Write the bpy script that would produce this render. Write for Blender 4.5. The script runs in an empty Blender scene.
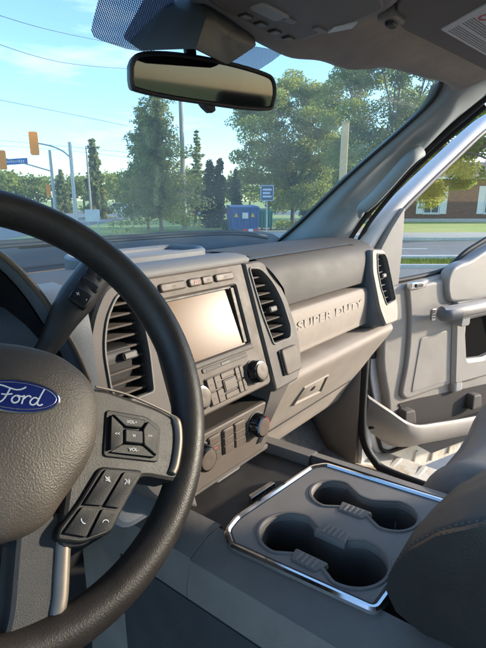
import bpy, bmesh, math, random
from mathutils import Vector as V, Matrix
random.seed(7)
R = math.radians
scene = bpy.context.scene
COL = scene.collection

# ---------------------------------------------------------------- camera
# cab coordinates: X to the passenger side, Y towards the hood, Z up; the lens is at eye height, ground below
FPX, CX, CY = 470.0, 243.0, 324.0
PITCH, YAW = math.atan(124 / 470.0), R(50.8)
CAM = V((-.5375, 0, 0))
GROUND = -1.85
H_ = V((math.sin(YAW), math.cos(YAW), 0)); R_ = V((math.cos(YAW), -math.sin(YAW), 0)); Z_ = V((0, 0, 1))
FW_ = H_ * math.cos(PITCH) - Z_ * math.sin(PITCH)
UP_ = H_ * math.sin(PITCH) + Z_ * math.cos(PITCH)
cd = bpy.data.cameras.new('camera'); cam = bpy.data.objects.new('camera', cd); COL.objects.link(cam)
cd.sensor_fit = 'HORIZONTAL'; cd.sensor_width = 36; cd.lens = 36 * FPX / 486
cd.clip_start = .01; cd.clip_end = 2000
m = Matrix((R_, UP_, -FW_)).transposed().to_4x4(); m.translation = CAM
cam.matrix_world = m
scene.camera = cam

# ---------------------------------------------------------------- light
SUN_AZ = R(130); SUN_EL = R(14.5)
SUN_DIR = V((math.sin(SUN_AZ) * math.cos(SUN_EL), math.cos(SUN_AZ) * math.cos(SUN_EL), math.sin(SUN_EL)))
sd = bpy.data.lights.new('sun', 'SUN'); sd.energy = 2.0; sd.angle = R(2.5); sd.color = (1, .89, .74)
so = bpy.data.objects.new('sun', sd); COL.objects.link(so)
so.rotation_euler = SUN_DIR.to_track_quat('Z', 'Y').to_euler()
w = bpy.data.worlds.new('World'); scene.world = w; w.use_nodes = True
nt = w.node_tree; nt.nodes.clear()
def wn(t, **k):
    n = nt.nodes.new(t)
    for a, b in k.items(): setattr(n, a, b)
    return n
sky = wn('ShaderNodeTexSky', sky_type='NISHITA', sun_disc=False, sun_elevation=SUN_EL, sun_rotation=SUN_AZ, air_density=1.0, dust_density=.6, ozone_density=3.2)
tc = wn('ShaderNodeTexCoord'); mp = wn('ShaderNodeMapping'); mp.inputs['Scale'].default_value = (1, 1, 4.5)
nz = wn('ShaderNodeTexNoise'); nz.inputs['Scale'].default_value = 3.1; nz.inputs['Detail'].default_value = 7; nz.inputs['Roughness'].default_value = .58
rmp = wn('ShaderNodeMapRange'); rmp.inputs['From Min'].default_value = .58; rmp.inputs['From Max'].default_value = .80
mul = wn('ShaderNodeMath', operation='MULTIPLY'); mul.inputs[1].default_value = .30
mix = wn('ShaderNodeMix', data_type='RGBA'); mix.inputs['B'].default_value = (6.5, 6.3, 6.1, 1)
bg = wn('ShaderNodeBackground'); bg.inputs['Strength'].default_value = .15
out = wn('ShaderNodeOutputWorld')
L = nt.links.new
L(tc.outputs['Generated'], mp.inputs['Vector']); L(mp.outputs['Vector'], nz.inputs['Vector']); L(nz.outputs['Fac'], rmp.inputs['Value'])
L(rmp.outputs['Result'], mul.inputs[0]); L(mul.outputs[0], mix.inputs['Factor']); L(sky.outputs['Color'], mix.inputs['A'])
L(mix.outputs['Result'], bg.inputs['Color']); L(bg.outputs['Background'], out.inputs['Surface'])
vs = scene.view_settings
vs.view_transform = 'Standard'; vs.look = 'None'; vs.exposure = 1.97; vs.gamma = 1; vs.use_curve_mapping = False
scene.render.engine = 'CYCLES'
cy = scene.cycles
cy.use_denoising = True; cy.max_bounces = 6; cy.diffuse_bounces = 3; cy.glossy_bounces = 3; cy.transparent_max_bounces = 16; cy.use_adaptive_sampling = True; cy.adaptive_threshold = .02
cy.sample_clamp_indirect = 6; cy.caustics_reflective = False; cy.caustics_refractive = False

# ---------------------------------------------------------------- points from sight lines on real planes
def ray(u, v): return FW_ + R_ * ((u - CX) / FPX) + UP_ * ((CY - v) / FPX)
def on(u, v, p0, n):
    d = ray(u, v); return CAM + d * ((V(p0) - CAM).dot(n) / d.dot(n))
def onX(u, v, x): return on(u, v, (x, 0, 0), V((1, 0, 0)))
def onY(u, v, y): return on(u, v, (0, y, 0), V((0, 1, 0)))
def onZ(u, v, z): return on(u, v, (0, 0, z), V((0, 0, 1)))
def far(u, d, z=GROUND):            # a place outdoors: d metres ahead along the line of sight, in picture column u
    p = CAM + H_ * d + R_ * ((u - CX) / 486.0 * d); return V((p.x, p.y, z))

def fat(u, v, d):                    # the point d metres out (along the level view direction) on a sight line
    r_ = ray(u, v); return CAM + r_ * (d / r_.dot(H_))

def hz_(v, dd): return fat(CX, v, dd).z

class Fr:
    def __init__(s, O, ex, ey, en): s.O, s.ex, s.ey, s.en = V(O), V(ex), V(ey), V(en)
    def p(s, x, y, z=0): return s.O + s.ex * x + s.ey * y + s.en * z
    def px(s, u, v, z=0):
        q = on(u, v, s.O + s.en * z, s.en) - s.O; return (q.dot(s.ex), q.dot(s.ey))
def tilted(O, deg, ang=0):
    t = R(deg); return Fr(O, (1, 0, 0), (0, math.sin(t), math.cos(t)), (0, -math.cos(t), math.sin(t)))
FLAT = lambda z=0, O=(0, 0): Fr((O[0], O[1], z), (1, 0, 0), (0, 1, 0), (0, 0, 1))

# ---------------------------------------------------------------- materials
MATS = {}
def mat(name, col, rough=.5, metal=0., bump=None, var=None, spec=.5, coat=0., emit=None):
    if name in MATS: return MATS[name]
    mt = bpy.data.materials.new(name); mt.use_nodes = True; t = mt.node_tree
    b = t.nodes['Principled BSDF']
    b.inputs['Base Color'].default_value = (*col, 1); b.inputs['Roughness'].default_value = rough
    b.inputs['Metallic'].default_value = metal; b.inputs['Specular IOR Level'].default_value = spec
    if coat: b.inputs['Coat Weight'].default_value = coat; b.inputs['Coat Roughness'].default_value = .1
    tcn = t.nodes.new('ShaderNodeTexCoord')
    if var:                                          # (scale, amount): uneven colour and gloss
        n = t.nodes.new('ShaderNodeTexNoise'); n.inputs['Scale'].default_value = var[0]; n.inputs['Detail'].default_value = 6; n.inputs['Roughness'].default_value = .65
        t.links.new(tcn.outputs['Object'], n.inputs['Vector'])
        r = t.nodes.new('ShaderNodeMapRange'); r.inputs['From Min'].default_value = .3; r.inputs['From Max'].default_value = .7
        r.inputs['To Min'].default_value = 1 - var[1]; r.inputs['To Max'].default_value = 1 + var[1]
        t.links.new(n.outputs['Fac'], r.inputs['Value'])
        x = t.nodes.new('ShaderNodeVectorMath'); x.operation = 'SCALE'; x.inputs[0].default_value = col
        t.links.new(r.outputs['Result'], x.inputs['Scale']); t.links.new(x.outputs['Vector'], b.inputs['Base Color'])
        r2 = t.nodes.new('ShaderNodeMapRange'); r2.inputs['From Min'].default_value = .3; r2.inputs['From Max'].default_value = .7
        r2.inputs['To Min'].default_value = max(.02, rough - .08); r2.inputs['To Max'].default_value = min(1, rough + .08)
        t.links.new(n.outputs['Fac'], r2.inputs['Value']); t.links.new(r2.outputs['Result'], b.inputs['Roughness'])
    if bump:                                         # (kind, scale, distance)
        k, s, d = bump
        if k == 'grain':
            n2 = t.nodes.new('ShaderNodeTexVoronoi'); n2.feature = 'SMOOTH_F1'; n2.inputs['Scale'].default_value = s; o_ = n2.outputs['Distance']
        else:
            n2 = t.nodes.new('ShaderNodeTexNoise'); n2.inputs['Scale'].default_value = s; n2.inputs['Detail'].default_value = 5; o_ = n2.outputs['Fac']
        t.links.new(tcn.outputs['Object'], n2.inputs['Vector'])
        bp = t.nodes.new('ShaderNodeBump'); bp.inputs['Distance'].default_value = d; bp.inputs['Strength'].default_value = 1
        t.links.new(o_, bp.inputs['Height']); t.links.new(bp.outputs['Normal'], b.inputs['Normal'])
    if emit: b.inputs['Emission Color'].default_value = (*emit[0], 1); b.inputs['Emission Strength'].default_value = emit[1]
    MATS[name] = mt; return mt

M_rim = mat('rim_leather', (.026, .021, .018), .47, bump=('grain', 900, .00016), var=(30, .15))
M_airbag = mat('airbag_grain', (.080, .064, .051), .52, bump=('grain', 800, .00028), var=(25, .12))
M_wheelplastic = mat('wheel_plastic', (.030, .026, .024), .42, bump=('noise', 1500, .0003), var=(40, .12))
M_button = mat('button_black', (.011, .011, .012), .4, spec=.35, bump=('noise', 2000, .0002), var=(40, .1))
M_wheeltrim = mat('wheel_trim_satin', (.26, .22, .18), .48, .5, var=(40, .08))
M_spokeface = mat('spoke_face', (.036, .035, .036), .5, bump=('noise', 1600, .0004), var=(40, .12))
M_dashtop = mat('dash_top_vinyl', (.105, .11, .116), .68, spec=.3, bump=('grain', 900, .0002), var=(9, .10))
M_hood = mat('cluster_hood_vinyl', (.13, .145, .165), .45, bump=('grain', 900, .0002), var=(9, .10))
M_black = mat('black_plastic', (.012, .012, .013), .55, bump=('noise', 900, .0003), var=(20, .15))
M_gloss = mat('gloss_black', (.008, .008, .009), .14, var=(30, .1))
M_bezel = mat('satin_bezel', (.115, .095, .08), .55, .0, spec=.22, bump=('noise', 2200, .0001), var=(25, .06))
M_ventframe = mat('vent_frame_satin', (.12, .108, .10), .6, .0, spec=.2, var=(25, .08))
M_trimsilver = mat('vent_trim_silver', (.17, .16, .15), .6, .0, spec=.25, var=(40, .06))
M_slat = mat('slat_grey', (.10, .086, .076), .6, spec=.25, var=(40, .12))
M_beige = mat('beige_vinyl', (.305, .265, .232), .68, spec=.3, bump=('grain', 900, .0002), var=(14, .10))
M_door = mat('door_vinyl', (.30, .268, .238), .55, bump=('grain', 900, .0002), var=(12, .10))
M_doorlight = mat('door_cap_vinyl', (.33, .298, .268), .42, bump=('grain', 800, .0004), var=(6, .06))
M_pad = mat('pad_vinyl', (.078, .073, .07), .66, spec=.3, bump=('grain', 900, .0002), var=(8, .08))
M_key = mat('key_satin', (.105, .082, .066), .5, .0, spec=.25, var=(60, .08))
M_chrome = mat('chrome', (.80, .80, .80), .12, 1.0, var=(20, .05))
M_satinchrome = mat('satin_chrome', (.72, .69, .65), .24, 1.0, var=(30, .05))
M_console = mat('console_plastic', (.165, .152, .14), .46, bump=('noise', 1200, .0004), var=(14, .14))
M_conside = mat('console_side_plastic', (.035, .038, .043), .50, bump=('noise', 1200, .0004), var=(10, .14))
M_cupplate = mat('cup_plate', (.235, .215, .195), .44, bump=('noise', 1500, .0003), var=(12, .12))
M_rubber = mat('rubber_mat', (.05, .046, .044), .6, bump=('noise', 700, .0005), var=(15, .2))
M_lidtop = mat('lid_leather', (.050, .046, .042), .47, bump=('grain', 800, .0002), var=(14, .12))
M_lidside = mat('lid_side_leather', (.022, .0205, .019), .40, bump=('grain', 800, .00018), var=(14, .15))
M_thread = mat('thread', (.12, .11, .10), .8)
M_seat = mat('seat_vinyl', (.20, .188, .175), .5, bump=('grain', 700, .0004), var=(10, .1))
M_carpet = mat('carpet', (.13, .125, .12), .95, bump=('noise', 900, .003), var=(60, .3))
M_floorvinyl = mat('floor_vinyl', (.09, .085, .08), .7, bump=('noise', 500, .001), var=(20, .18))
M_head = mat('headliner_cloth', (.37, .325, .285), .95, bump=('noise', 1400, .0008), var=(30, .10))
M_over = mat('overhead_plastic', (.25, .215, .185), .5, bump=('noise', 1300, .0004), var=(15, .08))
M_pillar = mat('pillar_plastic', (.28, .315, .335), .62, bump=('noise', 1300, .0004), var=(6, .08))
M_white = mat('white_paint', (.74, .72, .71), .28, coat=.4, var=(5, .05))
M_seal = mat('rubber_seal', (.012, .012, .012), .65)
M_grey = mat('grey_plastic', (.26, .25, .245), .5, var=(15, .08))
M_mark = mat('white_mark', (.75, .75, .75), .6)
M_red = mat('red_mark', (.6, .04, .03), .5)
M_blue = mat('badge_blue', (.010, .022, .14), .2, coat=.6)
M_glassdark = mat('screen_glare_glass', (.135, .080, .040), .25, spec=.048)  # warm tan base puts part of the gold glare into the colour
M_label = mat('label_paper', (.74, .72, .70), .6, var=(20, .05))
M_print = mat('label_print', (.30, .29, .29), .7)
M_lens = mat('lamp_lens', (.75, .75, .72), .3)
M_mirror = mat('mirror_glass', (.085, .088, .094), .04, 1.0)

M_void = mat('hollow_shade_black', (.006, .006, .006), .95, spec=.05)
# ---------------------------------------------------------------- mesh helpers
WL = {}                                               # world location of each object, for parenting
def thing(name, label, cat, loc=(0, 0, 0), group=None, kind=None):
    o = bpy.data.objects.new(name, None); COL.objects.link(o); o.location = loc; o.empty_display_size = .1
    WL[o] = V(loc); tag(o, label, cat, group, kind); return o
def piece(name, label, loc, parent):                    # an Empty for a part that has pieces of its own
    o = bpy.data.objects.new(name, None); COL.objects.link(o); o.empty_display_size = .1; WL[o] = V(loc); o.parent = parent; o.location = V(loc) - WL[parent]; o['label'] = label; return o
def tag(o, label, cat, group=None, kind=None):
    o['label'] = label
    if cat: o['category'] = cat
    if group: o['group'] = group
    if kind: o['kind'] = kind
    return o
def build(name, vf, mt, parent=None, sharp=32, smooth=True):
    vs_, fs = vf
    lo = V((min(v[i] for v in vs_) for i in range(3))); hi = V((max(v[i] for v in vs_) for i in range(3)))
    c = (lo + hi) / 2
    me = bpy.data.meshes.new(name); me.from_pydata([V(v) - c for v in vs_], [], fs)
    bm = bmesh.new(); bm.from_mesh(me); bmesh.ops.remove_doubles(bm, verts=bm.verts, dist=5e-6) if smooth else None; bmesh.ops.recalc_face_normals(bm, faces=bm.faces); bm.to_mesh(me); bm.free()
    if smooth and sharp < 179:
        me.polygons.foreach_set('use_smooth', [True] * len(me.polygons)); me.set_sharp_from_angle(angle=R(sharp))
    elif smooth: me.polygons.foreach_set('use_smooth', [True] * len(me.polygons))
    if any(len(p.vertices) > 4 for p in me.polygons):                                  # end caps: flat, and cut into well-shaped triangles
        bm = bmesh.new(); bm.from_mesh(me); ng = [f for f in bm.faces if len(f.verts) > 4]
        for f in ng:
            for e in f.edges: e.smooth = False
        bmesh.ops.triangulate(bm, faces=ng, quad_method='BEAUTY', ngon_method='BEAUTY'); bm.to_mesh(me); bm.free()
    me.materials.append(mt)
    o = bpy.data.objects.new(name, me); COL.objects.link(o); WL[o] = c
    o.parent = parent; o.location = c - WL[parent] if parent else c
    return o
def join(*parts):
    vs_, fs = [], []
    for a, b in parts:
        k = len(vs_); vs_ += list(a); fs += [tuple(i + k for i in f) for f in b]
    return vs_, fs
def area(p): return sum(p[i][0] * p[(i + 1) % len(p)][1] - p[(i + 1) % len(p)][0] * p[i][1] for i in range(len(p))) / 2
def ccw(p): return list(p) if area(p) > 0 else list(reversed(p))
def rp(pts, r, seg=4):                                # round the corners of a polygon
    out_ = []; n = len(pts)
    for i in range(n):
        a, b, c = V(pts[i - 1]), V(pts[i]), V(pts[(i + 1) % n])
        rr = r[i] if isinstance(r, (list, tuple)) else r
        d1, d2 = a - b, c - b
        q = min(rr, d1.length * .48, d2.length * .48)
        if q < 1e-5: out_.append(tuple(b)); continue
        p1, p2 = b + d1.normalized() * q, b + d2.normalized() * q
        for k in range(seg + 1):
            t = k / seg; out_.append(tuple(p1 * (1 - t) ** 2 + b * 2 * t * (1 - t) + p2 * t * t))
    return out_
def inset(p, d):                                      # p is counter-clockwise; positive d goes inwards; keeps the vertex count
    n = len(p); P = [V(q) for q in p]; steps = max(1, min(16, math.ceil(abs(d) / .0015)))
    for _ in range(steps):
        G = [[0]]                                     # runs of coincident neighbours move as one point
        for i in range(1, n):
            if (P[i] - P[i - 1]).length < 2e-6: G[-1].append(i)
            else: G.append([i])
        if len(G) > 1 and (P[0] - P[-1]).length < 2e-6: G[0] = G.pop() + G[0]
        Q = [P[g_[0]] for g_ in G]; m_ = len(Q); W = []
        if m_ < 4: break
        for i in range(m_):
            e1, e2 = Q[i] - Q[i - 1], Q[(i + 1) % m_] - Q[i]
            n1 = V((-e1.y, e1.x)).normalized(); n2 = V((-e2.y, e2.x)).normalized(); k = n1 + n2
            if k.length < 1e-4: W.append(Q[i] + n1 * (d / steps)); continue
            k.normalize(); W.append(Q[i] + k * (d / steps / max(.35, k.dot(n1))))
        for _r in range(8):
            bad = [(W[(i + 1) % m_] - W[i]).dot(Q[(i + 1) % m_] - Q[i]) < 0 for i in range(m_)]
            if not any(bad) or all(bad): break
            for i in range(m_):
                if bad[i]: c = (W[i] + W[(i + 1) % m_]) / 2; W[i] = c; W[(i + 1) % m_] = c.copy()
        for g_, w_ in zip(G, W):
            for q in g_: P[q] = w_.copy()
    o2 = lambda a, b, c: (b.x - a.x) * (c.y - a.y) - (b.y - a.y) * (c.x - a.x)
    for i in range(n):                                # cut off small loops left at tight corners
        a, b = P[i], P[(i + 1) % n]
        if (b - a).length < 1e-7: continue
        for j in range(min(16, n - 3), 1, -1):
            c, e = P[(i + j) % n], P[(i + j + 1) % n]
            t1, t2 = o2(a, b, c), o2(a, b, e)
            if t1 * t2 < 0 and o2(c, e, a) * o2(c, e, b) < 0:
                x = c + (e - c) * (t1 / (t1 - t2))
                for k in range(1, j + 1): P[(i + k) % n] = x.copy()
                break
    return [tuple(q) for q in P]
def prism(fr, poly, z0, z1, bev=0., seg=2):
    p = ccw(poly); n = len(p); rings = [[fr.p(x, y, z0) for x, y in p]]
    if bev > 0:
        for k in range(seg + 1):
            a = k / seg * math.pi / 2; q = inset(p, bev * (1 - math.cos(a)))
            rings.append([fr.p(x, y, z1 - bev + bev * math.sin(a)) for x, y in q])
    else: rings.append([fr.p(x, y, z1) for x, y in p])
    return loft(rings, True, True)
def loft(rings, closed=True, caps=False):
    n = len(rings[0]); vs_ = [q for r_ in rings for q in r_]; fs = []
    for i in range(len(rings) - 1):
        for j in range(n if closed else n - 1):
            k = (j + 1) % n; fs.append((i * n + j, i * n + k, (i + 1) * n + k, (i + 1) * n + j))
    if caps: fs += [tuple(reversed(range(n))), tuple(range((len(rings) - 1) * n, len(rings) * n))]
    return vs_, fs
def dome(fr, poly, z0, z1, h, cx=0, cy=0, k=10, power=2.0, edge=.004):
    p = ccw(poly); rings = [[fr.p(x, y, z0) for x, y in p], [fr.p(x, y, z1) for x, y in p]]
    for i in range(1, k + 1):
        s = 1 - i / (k + .3); z = z1 + h * (1 - s ** power) ** (.6)
        rings.append([fr.p(cx + (x - cx) * s, cy + (y - cy) * s, z) for x, y in p])
    return loft(rings, True, True)
def plate(fr, outer, holes, z0, z1, bev=.0015):       # a slab with openings through it
    outer = ccw(outer); holes = [ccw(h) for h in holes]
    vs_, fs = [], []
    def ring(p, z): k = len(vs_); vs_.extend(fr.p(x, y, z) for x, y in p); return list(range(k, k + len(p)))
    def wall(a, b):
        n = len(a)
        for j in range(n): fs.append((a[j], a[(j + 1) % n], b[(j + 1) % n], b[j]))
    o0, o1, o2 = ring(outer, z0), ring(outer, z1 - bev), ring(inset(outer, bev), z1)
    wall(o0, o1); wall(o1, o2); tops = [o2]
    for h in holes:
        a, b, c = ring(inset(h, -bev), z1), ring(h, z1 - bev), ring(h, z0); wall(a, b); wall(b, c); tops.append(a)
    bm = bmesh.new(); inv_co = {}; es = []
    inv = {}
    for t in tops:
        loop_ = []
        for i in t:
            if loop_ and (inv_co[loop_[-1]] - vs_[i]).length < 4e-6: continue
            v_ = bm.verts.new(vs_[i]); inv[v_] = i; loop_.append(v_); inv_co[v_] = vs_[i]
        if (inv_co[loop_[0]] - inv_co[loop_[-1]]).length < 4e-6: bm.verts.remove(loop_.pop())
        for j in range(len(loop_)): es.append(bm.edges.new((loop_[j], loop_[(j + 1) % len(loop_)])))
    bmesh.ops.triangle_fill(bm, edges=es, use_beauty=True, use_dissolve=False, normal=fr.en)
    for f in bm.faces: fs.append(tuple(inv[v] for v in f.verts))
    bm.free(); return vs_, fs
def box(fr, x0, x1, y0, y1, z0, z1, bev=.002, seg=2):
    b = min(bev, abs(x1 - x0) * .45, abs(y1 - y0) * .45, abs(z1 - z0) * .45)
    p = rp([(x0, y0), (x1, y0), (x1, y1), (x0, y1)], b * 2.2, 3)
    return prism(fr, p, z0, z1, b, seg)
def tube(path, r, n=8, closed=False, squash=1., up=None):
    P = [V(p) for p in path]; N = len(P); rings = []
    prev = None
    for i in range(N):
        t = (P[(i + 1) % N] - P[i - 1]) if closed else (P[min(i + 1, N - 1)] - P[max(i - 1, 0)])
        t.normalize()
        ref = up if up is not None else (prev if prev is not None else (V((0, 0, 1)) if abs(t.z) < .9 else V((1, 0, 0))))
        s = ref - t * ref.dot(t)
        if s.length < 1e-6: s = t.orthogonal()
        s.normalize(); prev = s; q = t.cross(s); rr = r[i] if isinstance(r, (list, tuple)) else r
        rings.append([P[i] + (s * math.cos(a) * squash + q * math.sin(a)) * rr for a in [2 * math.pi * k / n for k in range(n)]])
    if closed: rings.append(rings[0])
    return loft(rings, True, not closed)
def curve(pts, k=6):                                   # smooth path through points
    P = [V(p) for p in pts]; o_ = []
    for i in range(len(P) - 1):
        a, b, c, d = P[max(i - 1, 0)], P[i], P[i + 1], P[min(i + 2, len(P) - 1)]
        for j in range(k):
            t = j / k
            o_.append(.5 * ((2 * b) + (c - a) * t + (2 * a - 5 * b + 4 * c - d) * t * t + (3 * b - a - 3 * c + d) * t ** 3))
    return o_ + [P[-1]]
def curve2(pts, k=6): return [(p.x, p.y) for p in curve([(a, b, 0) for a, b in pts], k)]
def lathe(fr, prof, n=28, cx=0, cy=0):                 # prof: (radius, height) pairs
    return loft([[fr.p(cx + r_ * math.cos(2 * math.pi * k / n), cy + r_ * math.sin(2 * math.pi * k / n), z) for k in range(n)] for r_, z in prof], True, True)
def circ(cx, cy, r, n=24, ry=None): return [(cx + r * math.cos(2 * math.pi * k / n), cy + (ry or r) * math.sin(2 * math.pi * k / n)) for k in range(n)]
def sheet(rows): return loft(rows, False, False)
def span(poly, y):                                     # x range of a polygon at height y
    xs = []
    for i in range(len(poly)):
        (x0, y0), (x1, y1) = poly[i - 1], poly[i]
        if (y0 - y) * (y1 - y) < 0: xs.append(x0 + (x1 - x0) * (y - y0) / (y1 - y0))
    return (min(xs), max(xs)) if len(xs) > 1 else None
def lettering(name, body, fr, x, y, z, size, depth, mt, parent, sx=1., shear=0., align='CENTER', bold=0.):
    c = bpy.data.curves.new(name, 'FONT'); c.body = body; c.size = size; c.extrude = depth; c.align_x = align; c.align_y = 'CENTER'; c.shear = shear
    c.space_character = 1.05; c.resolution_u = 3; c.offset = bold
    t = bpy.data.objects.new('tmp', c); COL.objects.link(t)
    dg = bpy.context.evaluated_depsgraph_get()
    me = bpy.data.meshes.new_from_object(t.evaluated_get(dg))
    vs_ = [fr.p(x + v.co.x * sx, y + v.co.y, z + v.co.z) for v in me.vertices]; fs = [tuple(p.vertices) for p in me.polygons]
    bpy.data.objects.remove(t); bpy.data.curves.remove(c); bpy.data.meshes.remove(me)
    return build(name, (vs_, fs), mt, parent, smooth=False)

# ================================================================ the cab shell: glass, pillar, headliner, floor, sill
cab = thing('pickup_truck', 'white pickup truck seen from inside, with windshield, grey pillar, headliner and open passenger door', 'truck', (.025, .3, GROUND))
def glass_pt(x, t, off=0.):
    b = .97 - .075 * (x / .72) ** 2
    p = V((.025 + x * (1 - .13 * t), b - .56 * t, -.135 + .41 * t))
    return p + V((0, -.59, -.81)) * off
def on_glass(u, v, off=0.):                            # where a sight line meets the windshield
    lo, hi = .3, 3.0; d = ray(u, v)
    def f(k):
        p = CAM + d * k; t = (p.z + .135) / .41; x = (p.x - .025) / (1 - .13 * t)
        return p.y - (.97 - .075 * (x / .72) ** 2 - .56 * t)
    for _ in range(50):
        mid = (lo + hi) / 2
        if f(mid) > 0: hi = mid
        else: lo = mid
    return CAM + d * lo + V((0, -.59, -.81)) * off
# windshield: clear, faintly tinted, dusty, with a pale haze mixed in to lighten the view
gm = bpy.data.materials.new('windshield_glass'); gm.use_nodes = True; t = gm.node_tree; t.nodes.clear()
def gn(ty, **k):
    n = t.nodes.new(ty)
    for a, b in k.items(): setattr(n, a, b)
    return n
tr = gn('ShaderNodeBsdfTransparent'); tr.inputs['Color'].default_value = (.80, .92, .935, 1)
gl = gn('ShaderNodeBsdfGlossy'); gl.inputs['Roughness'].default_value = .015
lw = gn('ShaderNodeLayerWeight'); lw.inputs['Blend'].default_value = .5; p5 = gn('ShaderNodeMath', operation='POWER'); p5.inputs[1].default_value = 5; fz = gn('ShaderNodeMath', operation='MULTIPLY_ADD'); fz.inputs[1].default_value = .5; fz.inputs[2].default_value = .045
mx = gn('ShaderNodeMixShader'); df = gn('ShaderNodeBsdfTranslucent'); df.inputs['Color'].default_value = (.68, .72, .68, 1)
d2 = gn('ShaderNodeBsdfDiffuse'); d2.inputs['Color'].default_value = (.6, .68, .68, 1); ad = gn('ShaderNodeMixShader'); ad.inputs[0].default_value = .5
n1 = gn('ShaderNodeTexNoise'); n1.inputs['Scale'].default_value = 5; n1.inputs['Detail'].default_value = 8
n2 = gn('ShaderNodeTexVoronoi'); n2.inputs['Scale'].default_value = 55
mr = gn('ShaderNodeMapRange'); mr.inputs['From Min'].default_value = .35; mr.inputs['From Max'].default_value = .8; mr.inputs['To Min'].default_value = .14; mr.inputs['To Max'].default_value = .21
m2 = gn('ShaderNodeMapRange'); m2.inputs['From Min'].default_value = .0; m2.inputs['From Max'].default_value = .10; m2.inputs['To Min'].default_value = .16; m2.inputs['To Max'].default_value = 0
ax = gn('ShaderNodeMath', operation='ADD'); mx2 = gn('ShaderNodeMixShader'); oo = gn('ShaderNodeOutputMaterial'); tcx = gn('ShaderNodeTexCoord')
K = t.links.new
K(lw.outputs['Facing'], p5.inputs[0]); K(p5.outputs[0], fz.inputs[0])
K(tcx.outputs['Object'], n1.inputs['Vector']); K(tcx.outputs['Object'], n2.inputs['Vector']); K(n1.outputs['Fac'], mr.inputs['Value']); K(n2.outputs['Distance'], m2.inputs['Value'])
K(mr.outputs['Result'], ax.inputs[0]); K(m2.outputs['Result'], ax.inputs[1])
K(df.outputs[0], ad.inputs[1]); K(d2.outputs[0], ad.inputs[2])
K(fz.outputs[0], mx.inputs[0]); K(tr.outputs[0], mx.inputs[1]); K(gl.outputs[0], mx.inputs[2])
K(ax.outputs[0], mx2.inputs[0]); K(mx.outputs[0], mx2.inputs[1]); K(ad.outputs[0], mx2.inputs[2]); K(mx2.outputs[0], oo.inputs['Surface'])
rows = [[glass_pt(-.76 + 1.52 * i / 40, -.06 + 1.08 * j / 16) for i in range(41)] for j in range(17)]
glass = build('windshield', sheet(rows), gm, cab, sharp=180)
# black edge band along the right pillar and dotted band round the mirror foot
edge = curve([on_glass(u, v, .004) for u, v in [(262, 252), (272, 245), (300, 221), (350, 173), (400, 129), (428, 103), (439, 88), (440, 79), (434, 73)]], 6)
build('glass_edge_seal', tube(edge, .004, 6), M_seal, cab, sharp=180)
fm = bpy.data.materials.new('dotted_band'); fm.use_nodes = True; t = fm.node_tree; t.nodes.clear()
tr = gn('ShaderNodeBsdfTransparent'); pb = gn('ShaderNodeBsdfPrincipled'); pb.inputs['Base Color'].default_value = (.07, .085, .27, 1); pb.inputs['Roughness'].default_value = .4
tcx = gn('ShaderNodeTexCoord'); mpx = gn('ShaderNodeMapping'); mpx.inputs['Scale'].default_value = (460, 460, 1); mpx.inputs['Rotation'].default_value = (0, 0, R(45))
fr_ = gn('ShaderNodeVectorMath', operation='FRACTION'); sb = gn('ShaderNodeVectorMath', operation='SUBTRACT'); sb.inputs[1].default_value = (.5, .5, .0)
sx = gn('ShaderNodeSeparateXYZ'); cb = gn('ShaderNodeCombineXYZ'); ln = gn('ShaderNodeVectorMath', operation='LENGTH'); gt = gn('ShaderNodeMath', operation='LESS_THAN'); gt.inputs[1].default_value = .29
mxs = gn('ShaderNodeMixShader'); oo = gn('ShaderNodeOutputMaterial'); K = t.links.new
K(tcx.outputs['UV'], mpx.inputs['Vector']); K(mpx.outputs['Vector'], fr_.inputs[0]); K(fr_.outputs[0], sb.inputs[0]); K(sb.outputs[0], sx.inputs[0]); K(sx.outputs['X'], cb.inputs['X']); K(sx.outputs['Y'], cb.inputs['Y'])
K(cb.outputs[0], ln.inputs[0]); K(ln.outputs['Value'], gt.inputs[0]); K(gt.outputs[0], mxs.inputs[0]); K(pb.outputs[0], mxs.inputs[1]); K(tr.outputs[0], mxs.inputs[2]); K(mxs.outputs[0], oo.inputs['Surface'])
def band(px):
    pts = [on_glass(u, v, .003) for u, v in px]
    o = build('dotted_glass_band', (pts, [tuple(range(len(pts)))]), fm, cab, smooth=False)
    uv = o.data.uv_layers.new(name='UVMap')
    for lp in o.data.loops:
        co = o.data.vertices[lp.vertex_index].co; uv.data[lp.index].uv = (co.x, co.y * 1.24)
    return o
band([(108, -40), (98, -6), (92, 18), (90, 28), (93, 35), (101, 39), (125, 47), (148, 51), (160, 46), (170, 20), (180, -40)])
band([(222, 40), (262, 46), (284, 50), (271, 60), (254, 71), (236, 66), (222, 60)])
# header: front edge of the headliner follows the top of the glass
hdr_px = [(100, -52), (150, -28), (200, 2), (240, 28), (262, 40), (284, 49.5), (312, 52.6), (335, 60.5), (350, 62), (378, 60.4), (410, 69), (437, 76), (446, 84)]
hdr = curve([on_glass(u, v, .006) for u, v in hdr_px], 4)
x_left = hdr[0].x
hdr = [V((-.62 + (x_left + .62) * k / 6 - .001, hdr[0].y - .02 * (1 - k / 6), hdr[0].z + .012)) for k in range(6)] + hdr
rows = [[p + V((0, -.002, 0)) for p in hdr]]
for dy, dz in ((.012, -.010), (.03, -.012), (.06, -.004), (.10, .012), (.16, .028), (.24, .042), (.36, .055), (.55, .065), (.8, .065), (1.2, .06), (1.7, .04)):
    rows.append([V((p.x * (1 + .02 * min(dy, 1)), p.y - dy, (p.z if dy < .05 else p.z * max(0, 1 - (dy - .05) * 4) + .24 * min(1, (dy - .05) * 4)) + dz)) for p in hdr])
build('headliner', sheet(rows), M_head, cab, sharp=180)
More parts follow.
